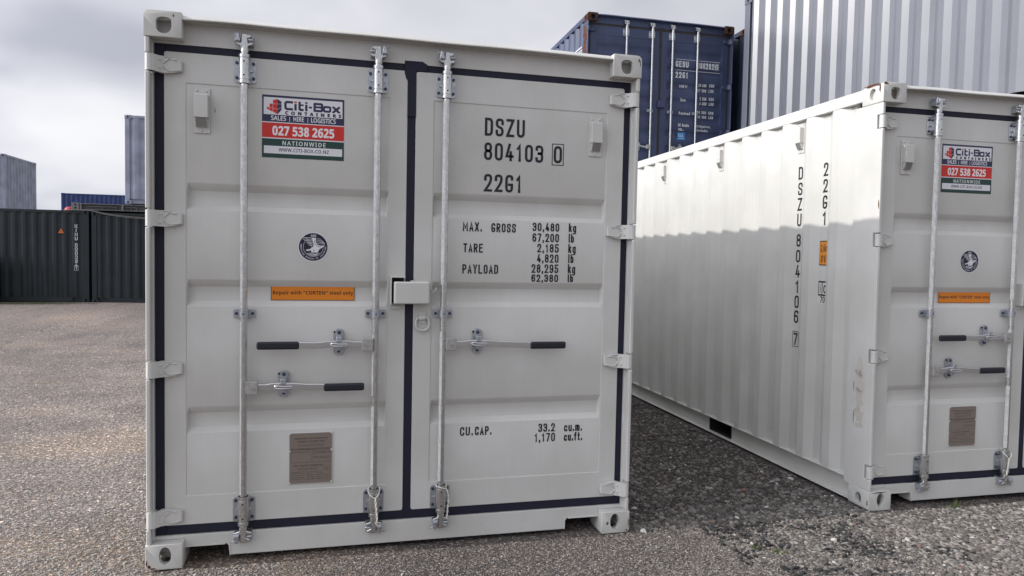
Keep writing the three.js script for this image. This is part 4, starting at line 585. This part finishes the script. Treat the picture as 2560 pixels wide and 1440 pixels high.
// long side turned towards the camera: local +x side looks to +z after a quarter turn
function sideOn(label, xLeft, y, zFace, o, group) { return plainContainer(label, [xLeft, y, zFace - 0.0], Math.PI / 2, o, group); }
const F1 = sideOn('dark green shipping container lettered KINU 800364, across the yard', -5.845, -0.045, ZF, { paint: greenPaint, pitch: 0.25, plain: true, phase: 0.33, front: 0.16 }, gFar);
const F2 = sideOn('dark green shipping container without lettering, ending behind the white container', -5.79 + CL, -0.075, ZF - 0.01, { paint: greenPaint, pitch: 0.25, plain: true, phase: 0.33, front: 0.16 }, gFar);
for (const f of [F1, F2]) { const m = part('lower_rail_skirt', bx(0.008, 0.02, 0.024, 0.148, -CL + 0.42, -0.42, 0.002), greenPaint, f.root); }
{ // the left side faces the yard; local z runs along world x from the right end
  const sp = F1.sh.left, on = g => toSide(g, 0.0052), a = k3(-6.0) + 5.845, b = k3(-5.93) + 5.845;
  const yTop = ky(2.13) + 0.045, yBot = ky(0.87) + 0.045, st = (yTop - yBot) / 11.3;
  [...'KINU 800364'].forEach((c, i) => { if (c === ' ') return; const y = yTop - st * (i + 0.9 - (i > 4 ? 0.45 : 0)); part('lettering', on(letters(c, a, b, y, y + st * 0.86, 0.019, 0)), inkWhite, sp); });
  part('lettering', on(letters('1', a + 0.012, b - 0.012, yBot + 0.03, yBot + 0.12, 0.016, 0)), inkWhite, sp); part('lettering', on(outlineBox(a - 0.012, b + 0.012, yBot, yBot + 0.15, 0.008, 0)), inkWhite, sp);
  const t0 = k3(-6.42) + 5.845, t1 = k3(-6.24) + 5.845, ty = ky(1.865) + 0.045; part('warning_sticker', on(card(t0, t1, ty, ty + 0.185, 0.001, poly([[t0, ty], [t1, ty], [(t0 + t1) / 2, ty + 0.185]]))), mWarn, sp, 'orange triangle with a lightning bolt');
}
// grey container on the second level at far left, blue one far behind
plainContainer('grey shipping container on the second level at the far left', [-11.6 - CW, 2.50, -28.24], 0, { paint: paleGrey, trim: paleGrey, plain: true, L: 2.991, pitch: 0.278, phase: 0.3 });
plainContainer('grey shipping container on the ground under the far left grey one', [-11.6 - CW, -0.09, -28.24], 0, { paint: paleGrey, trim: paleGrey, plain: true, L: 2.991, pitch: 0.278 });
sideOn('bright blue shipping container far off, showing above the dark green one', -16.58 + 12.192, 2.47, -49.1, { paint: farBlue, plain: true, L: 12.192, pitch: 0.278 });
sideOn('bright blue shipping container on the ground far behind the dark green one', -16.58 + 12.192, -0.12, -49.1, { paint: farBlue, plain: true, L: 12.192, pitch: 0.278 });
// folded flat rack on the dark green roofs, with a grey container standing on it
const rackMat = M(rgb(0.085, 0.088, 0.092), 0.55, { map: oldMap }), rackLight = M(rgb(0.24, 0.245, 0.24), 0.55, { map: oldMap });
{
  const x0 = k3(-6.06), y0 = 2.556, y1 = 2.752, r = thing('flat_rack', 'folded grey steel flat rack lying on the dark green containers', 'flat rack', [x0, y0, ZF + 0.03]); const h = y1 - y0;
  const cg = (() => { let b = new Brush(bx(0, 0.178, 0, h, -0.16, 0, 0.006)); b.updateMatrixWorld(); for (const y of [h * 0.27, h * 0.72]) { const c = new Brush(cylZ(0.027, -0.1, 0.02, 0.095, y, 14)); c.updateMatrixWorld(); b = ev.evaluate(b, c, SUBTRACTION); } return prep(b.geometry); })();
  part('corner_casting', cg, rackLight, r); const c2 = part('corner_casting', cg, rackLight, r); c2.position.x = 5.88;
  part('upper_flange', bx(0.178, 5.88, h - 0.03, h - 0.012, -2.4, 0.0, 0.002), rackLight, r); part('lower_flange', bx(0.178, 5.88, 0.002, 0.02, -2.4, 0.0, 0.002), rackLight, r); part('web', bx(0.178, 5.88, 0.02, h - 0.03, -2.38, -0.07, 0), rackMat, r);
  for (const [a, b] of [[0.2, 0.245], [1.262, 1.31], [3.0, 3.05], [4.6, 4.65]]) part('stiffener', bx(a, b, 0.021, h - 0.031, -0.069, -0.004, 0.002), rackLight, r);
  for (const [a, b] of [[0.42, 1.12], [1.36, 1.64], [1.95, 2.6]]) part('stake_pocket', merge(bx(a, b, h * 0.5, h * 0.5 + 0.014, -0.066, -0.02, 0.002), bx(b, b + 0.012, 0.021, h * 0.5 + 0.014, -0.066, -0.02, 0.002), bx((a + b) / 2, (a + b) / 2 + 0.01, 0.021, h * 0.5, -0.066, -0.03, 0.001)), rackLight, r);
  part('bearer', bx(0.55, 0.66, -0.032, 0.001, -2.2, -0.02, 0.003), M(rgb(0.09, 0.07, 0.055), 0.9), r); part('bearer', bx(4.2, 4.4, -0.07, 0.001, -2.2, -0.1, 0.003), M(rgb(0.09, 0.07, 0.055), 0.9), r);
}
sideOn('grey shipping container standing on the folded flat rack', -5.09 + CL, 2.80, -19.38 , { paint: paleGrey, trim: paleGrey, plain: true, pitch: 0.36, phase: 0.3, front: 0.16 });
{ // blocks between rack and container
  for (const [i, x] of [[0, -4.95], [1, 0.7]]) { const g = thing('timber_bearer', i ? 'dark timber bearer under the far end of the grey container on the rack' : 'dark timber bearer under the near end of the grey container on the rack', 'timber', [x, 2.741, -20.3]); part('beam', bx(-0.06, 0.06, 0, 0.06, -0.85, 0.85, 0.004), M(rgb(0.05, 0.04, 0.035), 0.9), g); }
}
{ // red dome on the green roof
  const g = thing('red_basin', 'small red upturned basin lying on the dark green container roof', 'basin', [k3(-6.21), 2.545, ZF - 0.35]); const red = M(rgb(0.42, 0.03, 0.035), 0.45);
  const p = [[0, 0.105], [0.05, 0.104], [0.1, 0.09], [0.13, 0.06], [0.142, 0.02], [0.155, 0.012], [0.158, 0.0]].map(([a, b]) => new THREE.Vector2(a, b)); part('bowl', prep(new THREE.LatheGeometry(p.reverse(), 24)), red, g); part('rim', prep(new THREE.TorusGeometry(0.152, 0.007, 8, 28).rotateX(Math.PI / 2).translate(0, 0.009, 0)), red, g);
}
{ // cables draped over the roof edge
  const cm = M(rgb(0.19, 0.19, 0.18), 0.6), z = ZF + 0.05; const g = thing('hanging_cable', 'pale cables hanging across the top of the dark green containers', 'cable', [k3(-6.3), 2.55, z]);
  const w = (px, py) => { const d = [[-0.05, 0]]; return 0; };
  const strand = (o) => tube([[0, 0.0, -0.12], [0.25, 0.0, -0.02], [0.55, -0.005, 0.0], [0.78, -0.012 - o * 0.3, 0.02], [1.0, -0.06 - o, 0.03], [1.3, -0.11 - o * 1.4, 0.04], [1.7, -0.145 - o * 1.8, 0.04], [2.3, -0.165 - o * 2, 0.04], [3.6, -0.13 - o, 0.03], [4.6, -0.02, 0.0], [5.0, 0.01, -0.1]], 0.008, 60, 6);
  part('strand', strand(0), cm, g); part('strand', strand(0.016), cm, g);
}
{ // two stacked blocks cut by the left edge
  const cm = M(rgb(0.30, 0.30, 0.29), 0.85, { map: oldMap }); const X = k3(-7.73) ;
  const dat = [[0.0, 0.64, 'pale grey concrete block at the left edge, lower of two'], [0.645, 1.3, 'pale grey concrete block at the left edge, upper of two']];
  for (const [a, b, l] of dat) { const g = thing('concrete_block', l, 'block', [X, a - 0.045, ZF + 0.75], 0, 'stacked blocks'); part('block', bx(-1.1, 0, 0, b - a, -0.6, 0, 0.045, 3), cm, g); part('lifting_eye', tube([[-0.62, b - a - 0.05, -0.3], [-0.6, b - a + (a > 0.5 ? 0.03 : -0.02), -0.3], [-0.5, b - a + (a > 0.5 ? 0.03 : -0.02), -0.3], [-0.48, b - a - 0.05, -0.3]], 0.01, 16, 6), scuff, g); }
}
// ---------------------------------------------------------------- ground
const slope = z => z < -1 ? 0.0024 * (z + 1) : 0;
const footprints = [[0, CW, -CL, 0], [4.0095, 6.46, -CL, 0]];
const inside = (x, z, m) => footprints.some(([a, b, c, d]) => x > a - m && x < b + m && z > c - m && z < d + m);
function groundY(x, z) { let n = (fbm(x * 0.9, z * 0.9, 61, 3) - 0.5) * 0.035 + (fbm(x * 7, z * 7, 63, 3) - 0.5) * 0.012; if (inside(x, z, 0.25)) n = Math.min(n, 0.002); return slope(z) - 0.006 + n; }
// gravel as seen from standing height: stones of many tones set in fines
const GN = 1024, GT = 1.9; let gravelMap, gravelBump;
{
  const G = 150, cs = GN / G, rr = rng(101); const px = new Float32Array(G * G), py = new Float32Array(G * G), tone = new Float32Array(G * G), hue = new Float32Array(G * G), hh = new Float32Array(G * G);
  for (let i = 0; i < G * G; i++) { px[i] = rr(); py[i] = rr(); const t = rr(); tone[i] = 0.68 + 0.5 * t * t + (rr() < 0.03 ? 0.45 : 0) - (rr() < 0.10 ? 0.2 : 0); hue[i] = rr(); hh[i] = rr(); }
  const col = new Uint8Array(GN * GN * 4), bmp = new Uint8Array(GN * GN * 4);
  for (let j = 0; j < GN; j++) for (let i = 0; i < GN; i++) {
    const u = i / cs, v = j / cs, ci = Math.floor(u), cj = Math.floor(v); let f1 = 9, f2 = 9, id = 0;
    for (let dj = -1; dj <= 1; dj++) for (let di = -1; di <= 1; di++) { const k = ((cj + dj + G) % G) * G + ((ci + di + G) % G); const dx = ci + di + px[k] - u, dy = cj + dj + py[k] - v, d = dx * dx + dy * dy; if (d < f1) { f2 = f1; f1 = d; id = k; } else if (d < f2) f2 = d; }
    f1 = Math.sqrt(f1); f2 = Math.sqrt(f2); const e = sstep(0.02, 0.22, f2 - f1), fine = fbm(i / 3.0, j / 3.0, 71, 2); const stone = hh[id] > 0.25 ? 1 : 0.25;
    const t = (0.58 * (1 - stone) + tone[id] * stone) * (0.8 + 0.4 * fine); const w = hue[id]; const o = (j * GN + i) * 4;
    const mix = 0.68 + 0.32 * e; col[o] = 255 * clamp01(0.52 * t * mix * (1 + 0.07 * w)); col[o + 1] = 255 * clamp01(0.492 * t * mix); col[o + 2] = 255 * clamp01(0.468 * t * mix * (1.06 - 0.12 * w)); col[o + 3] = 255;
    const b = clamp01(e * (0.25 + 0.75 * hh[id]) * stone * (1 - 0.5 * f1) + fine * 0.15); bmp[o] = bmp[o + 1] = bmp[o + 2] = 255 * b; bmp[o + 3] = 255;
  }
  const mk = (d, s) => { const t = new THREE.DataTexture(d, GN, GN); t.wrapS = t.wrapT = THREE.RepeatWrapping; t.magFilter = THREE.LinearFilter; t.minFilter = THREE.LinearMipmapLinearFilter; t.generateMipmaps = true; if (s) t.colorSpace = THREE.SRGBColorSpace; t.needsUpdate = true; return t; };
  gravelMap = mk(col, true); gravelBump = mk(bmp, false);
}
{
  // one sheet, fine near the camera, reaching the horizon
  const ax = (a, b, fine, coarse) => { const l = []; let v = a; while (v < b) { l.push(v); v += fine; } return l; };
  const line = (lo, hi, c0, c1, f) => { const l = []; for (let v = c0; v <= c1 + 1e-6; v += f) l.push(v); let s = f, v = c0; while (v > lo) { s *= 1.35; v = Math.max(lo, v - s); l.unshift(v); } s = f; v = c1; while (v < hi) { s *= 1.35; v = Math.min(hi, v + s); l.push(v); } return l; };
  const xs = line(-1500, 1500, -6, 7, 0.05), zs = line(-1500, 600, -7, 1.2, 0.05); const nx = xs.length, nz = zs.length; const pos = new Float32Array(nx * nz * 3), uv = new Float32Array(nx * nz * 2), col = new Float32Array(nx * nz * 3), idx = [];
  for (let j = 0; j < nz; j++) for (let i = 0; i < nx; i++) {
    const x = xs[i], z = zs[j], k = j * nx + i, far = Math.hypot(x, z) > 90; pos[k * 3] = x; pos[k * 3 + 1] = far ? slope(-90) : groundY(x, z); pos[k * 3 + 2] = z; uv[k * 2] = x / GT; uv[k * 2 + 1] = z / GT;
    // tan fines and grey gravel in patches; black bitumen crumbs right of the front container; darker asphalt-like strip between the two, part of it painted-in shade
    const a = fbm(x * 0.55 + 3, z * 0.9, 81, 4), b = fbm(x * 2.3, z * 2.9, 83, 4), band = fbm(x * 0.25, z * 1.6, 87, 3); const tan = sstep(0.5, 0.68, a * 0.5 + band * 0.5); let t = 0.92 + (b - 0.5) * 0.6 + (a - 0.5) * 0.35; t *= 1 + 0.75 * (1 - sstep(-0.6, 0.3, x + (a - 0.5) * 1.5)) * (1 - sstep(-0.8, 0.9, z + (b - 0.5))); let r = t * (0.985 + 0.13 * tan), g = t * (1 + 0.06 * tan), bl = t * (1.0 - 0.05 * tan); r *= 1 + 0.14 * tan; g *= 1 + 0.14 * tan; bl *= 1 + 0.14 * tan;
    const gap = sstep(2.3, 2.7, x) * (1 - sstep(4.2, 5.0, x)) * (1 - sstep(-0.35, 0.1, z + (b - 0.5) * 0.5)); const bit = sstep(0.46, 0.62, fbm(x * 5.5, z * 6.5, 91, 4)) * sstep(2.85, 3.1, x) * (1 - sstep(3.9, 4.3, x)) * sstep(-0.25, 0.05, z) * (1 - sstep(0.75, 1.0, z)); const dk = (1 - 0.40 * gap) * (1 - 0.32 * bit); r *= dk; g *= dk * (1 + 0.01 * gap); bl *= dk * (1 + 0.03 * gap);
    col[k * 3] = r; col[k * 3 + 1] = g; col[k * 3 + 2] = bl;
  }
  for (let j = 0; j < nz - 1; j++) for (let i = 0; i < nx - 1; i++) { const q = j * nx + i; idx.push(q, q + nx, q + nx + 1, q, q + nx + 1, q + 1); }
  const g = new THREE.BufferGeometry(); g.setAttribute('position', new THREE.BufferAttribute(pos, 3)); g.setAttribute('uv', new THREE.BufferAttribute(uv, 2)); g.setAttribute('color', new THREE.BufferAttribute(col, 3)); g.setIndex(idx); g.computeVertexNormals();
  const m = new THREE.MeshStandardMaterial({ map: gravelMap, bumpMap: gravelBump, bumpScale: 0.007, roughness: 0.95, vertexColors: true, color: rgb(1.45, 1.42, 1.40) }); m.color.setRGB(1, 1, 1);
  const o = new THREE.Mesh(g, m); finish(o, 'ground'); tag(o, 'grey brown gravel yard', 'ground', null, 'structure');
}
// loose stones
function stoneGeo(seed, det) { const g0 = new THREE.IcosahedronGeometry(1, det), g = prep(g0), p = g.attributes.position, r = rng(seed), off = [r() * 9, r() * 9, r() * 9]; for (let i = 0; i < p.count; i++) { const x = p.getX(i), y = p.getY(i), z = p.getZ(i), k = 0.62 + 0.7 * vnoise(x * 1.3 + off[0], y * 1.3 + off[1], z * 1.3 + off[2]); p.setXYZ(i, x * k * 1.15, y * k * 0.62, z * k); } g.computeVertexNormals(); return g; }
const stoneMat = new THREE.MeshStandardMaterial({ roughness: 0.9, color: 0xffffff });
function scatter(name, label, category, n, seed, geo, place, colour, mat = stoneMat) {
  const r = rng(seed), list = []; for (let tries = 0; list.length < n && tries < n * 6; tries++) { const p = place(r); if (p) list.push(p); }
  const im = new THREE.InstancedMesh(geo, mat, list.length), m4 = new THREE.Matrix4(), q = new THREE.Quaternion(), e = new THREE.Euler(), c = new THREE.Color();
  list.forEach(([x, z, s], i) => { e.set((r() - 0.5) * 0.7, r() * 6.3, (r() - 0.5) * 0.7); q.setFromEuler(e); m4.compose(new THREE.Vector3(x, groundY(x, z) + s * 0.22, z), q, new THREE.Vector3(s * (0.8 + r() * 0.5), s, s * (0.7 + r() * 0.5))); im.setMatrixAt(i, m4); colour(c, r, x, z); im.setColorAt(i, c); });
  finish(im, name); tag(im, label, category, null, 'stuff'); return im;
}
const stoneCol = (lo, hi) => (c, r) => { const t = r(), v = lo + (hi - lo) * t * t, w = r(); if (r() < 0.012) c.setRGB(0.48, 0.465, 0.44); else if (r() < 0.006) c.setRGB(0.2, 0.12, 0.09); else if (r() < 0.12) c.setRGB(v * 1.12, v * 1.0, v * 0.84); else c.setRGB(v * (1.04 + 0.09 * w), v, v * (0.89 + 0.06 * w)); };
const free = (x, z) => !inside(x, z, 0.01);
scatter('gravel', 'coarse pebbly gravel before the right white container', 'gravel', 60000, 201, stoneGeo(1, 0), r => { const x = 2.4 + r() * 4.4, z = -0.25 + r() * 1.2; const w = sstep(2.6, 4.2, x + (vnoise(x * 3, z * 3, 7) - 0.5)); if (!free(x, z) || r() > 0.25 + 0.75 * w) return null; const k = r(); return [x, z, 0.0028 + 0.009 * k * k * k * k * k * (0.5 + w) + 0.0015 * r()]; }, stoneCol(0.09, 0.31));
scatter('gravel', 'fine grey gravel before the front white container', 'gravel', 22000, 203, stoneGeo(2, 0), r => { const x = -1.6 + r() * 4.6, z = -0.1 + r() * 1.0; if (!free(x, z)) return null; const k = r(); return [x, z, 0.0022 + 0.0042 * k * k * k]; }, stoneCol(0.17, 0.29));
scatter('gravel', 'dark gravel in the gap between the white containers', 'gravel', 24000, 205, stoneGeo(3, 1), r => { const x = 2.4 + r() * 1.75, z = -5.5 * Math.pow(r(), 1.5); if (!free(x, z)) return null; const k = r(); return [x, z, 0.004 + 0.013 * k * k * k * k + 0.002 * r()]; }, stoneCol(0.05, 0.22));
scatter('gravel', 'compacted gravel of the open yard at left', 'gravel', 70000, 207, stoneGeo(4, 0), r => { const d = Math.pow(r(), 1.7), z = 0.9 - d * 13, x = 0.6 - (1.2 + (1 - z) * 0.62) * r(); if (!free(x, z)) return null; const k = r(); return [x, z, 0.0025 + 0.006 * k * k * k * k + 0.002 * d]; }, stoneCol(0.27, 0.38));
scatter('bitumen_crumbs', 'black bitumen crumbs on the gravel right of the front container', 'bitumen', 1300, 209, stoneGeo(5, 1), r => { const x = 2.85 + r() * 1.35, z = -0.15 + r() * 1.0; if (!free(x, z) || fbm(x * 5.5, z * 6.5, 91, 4) < 0.55) return null; const k = r(); return [x, z, 0.004 + 0.011 * k * k * k]; }, (c, r) => { const v = 0.014 + 0.05 * r() * r(); c.setRGB(v, v, v * 1.03); });
// a few stones that stand out
{
  const one = (label, x, z, s, rgbv, sy = 1, seed = 9) => { const g = stoneGeo(seed, 1).clone(); g.scale(s, s * sy, s * 0.75); const o = new THREE.Mesh(g, M(rgb(...rgbv), 0.85)); finish(o, 'stone'); o.position.set(x, groundY(x, z) + s * 0.3, z); o.rotation.y = seed; return tag(o, label, 'stone'); };
  one('white pointed stone flake on the gravel in front of the right container', 3.50, 0.32, 0.014, [0.50, 0.47, 0.42], 1.9, 12);
  one('reddish stone in the dark gap between the white containers', 3.48, -0.52, 0.022, [0.2, 0.085, 0.06], 0.9, 15);
}
// weeds
function blades(name, label, n, seed, place, col, hgt) {
  const r = rng(seed), pos = [], cl = []; for (let i = 0; i < n; i++) { const [x, z] = place(r), y = groundY(x, z), a = r() * 6.28, h = hgt * (0.4 + r()), w = 0.0015 + r() * 0.002, lx = Math.cos(a) * h * 0.5 * r(), lz = Math.sin(a) * h * 0.5 * r(); const px_ = -Math.sin(a) * w, pz = Math.cos(a) * w; pos.push(x - px_, y, z - pz, x + px_, y, z + pz, x + lx, y + h, z + lz); }
  const g = new THREE.BufferGeometry(); g.setAttribute('position', new THREE.Float32BufferAttribute(pos, 3)); g.computeVertexNormals(); const m = M(rgb(...col), 0.8, { side: THREE.DoubleSide }); const o = new THREE.Mesh(g, m); finish(o, name); return tag(o, label, 'weeds', null, 'stuff');
}
blades('weed_tuft', 'small green weed sprouting under the doors of the right container', 40, 301, r => { const a = r() * 6.28, d = r() * r() * 0.05; return [4.62 + Math.cos(a) * d * 2, 0.03 + Math.sin(a) * d]; }, [0.09, 0.13, 0.03], 0.05);
blades('moss_patch', 'tiny green weeds on the gravel between the white containers', 700, 303, r => { const a = r() * 6.28, d = r() * 0.05, k = r() < 0.5; return [(k ? 3.02 : 3.1) + Math.cos(a) * d, (k ? 0.33 : 0.4) + Math.sin(a) * d * 0.7]; }, [0.10, 0.14, 0.025], 0.007);
blades('grass_strip', 'low grass along the foot of the dark green container', 5000, 305, r => [-10 + r() * 3.3 + r() * 0.7, ZF + 0.12 + r() * 0.9], [0.09, 0.12, 0.035], 0.03);

scene.traverse(o => { if (o.isMesh) { o.castShadow = true; o.receiveShadow = true; } });
renderer.render(scene, camera);
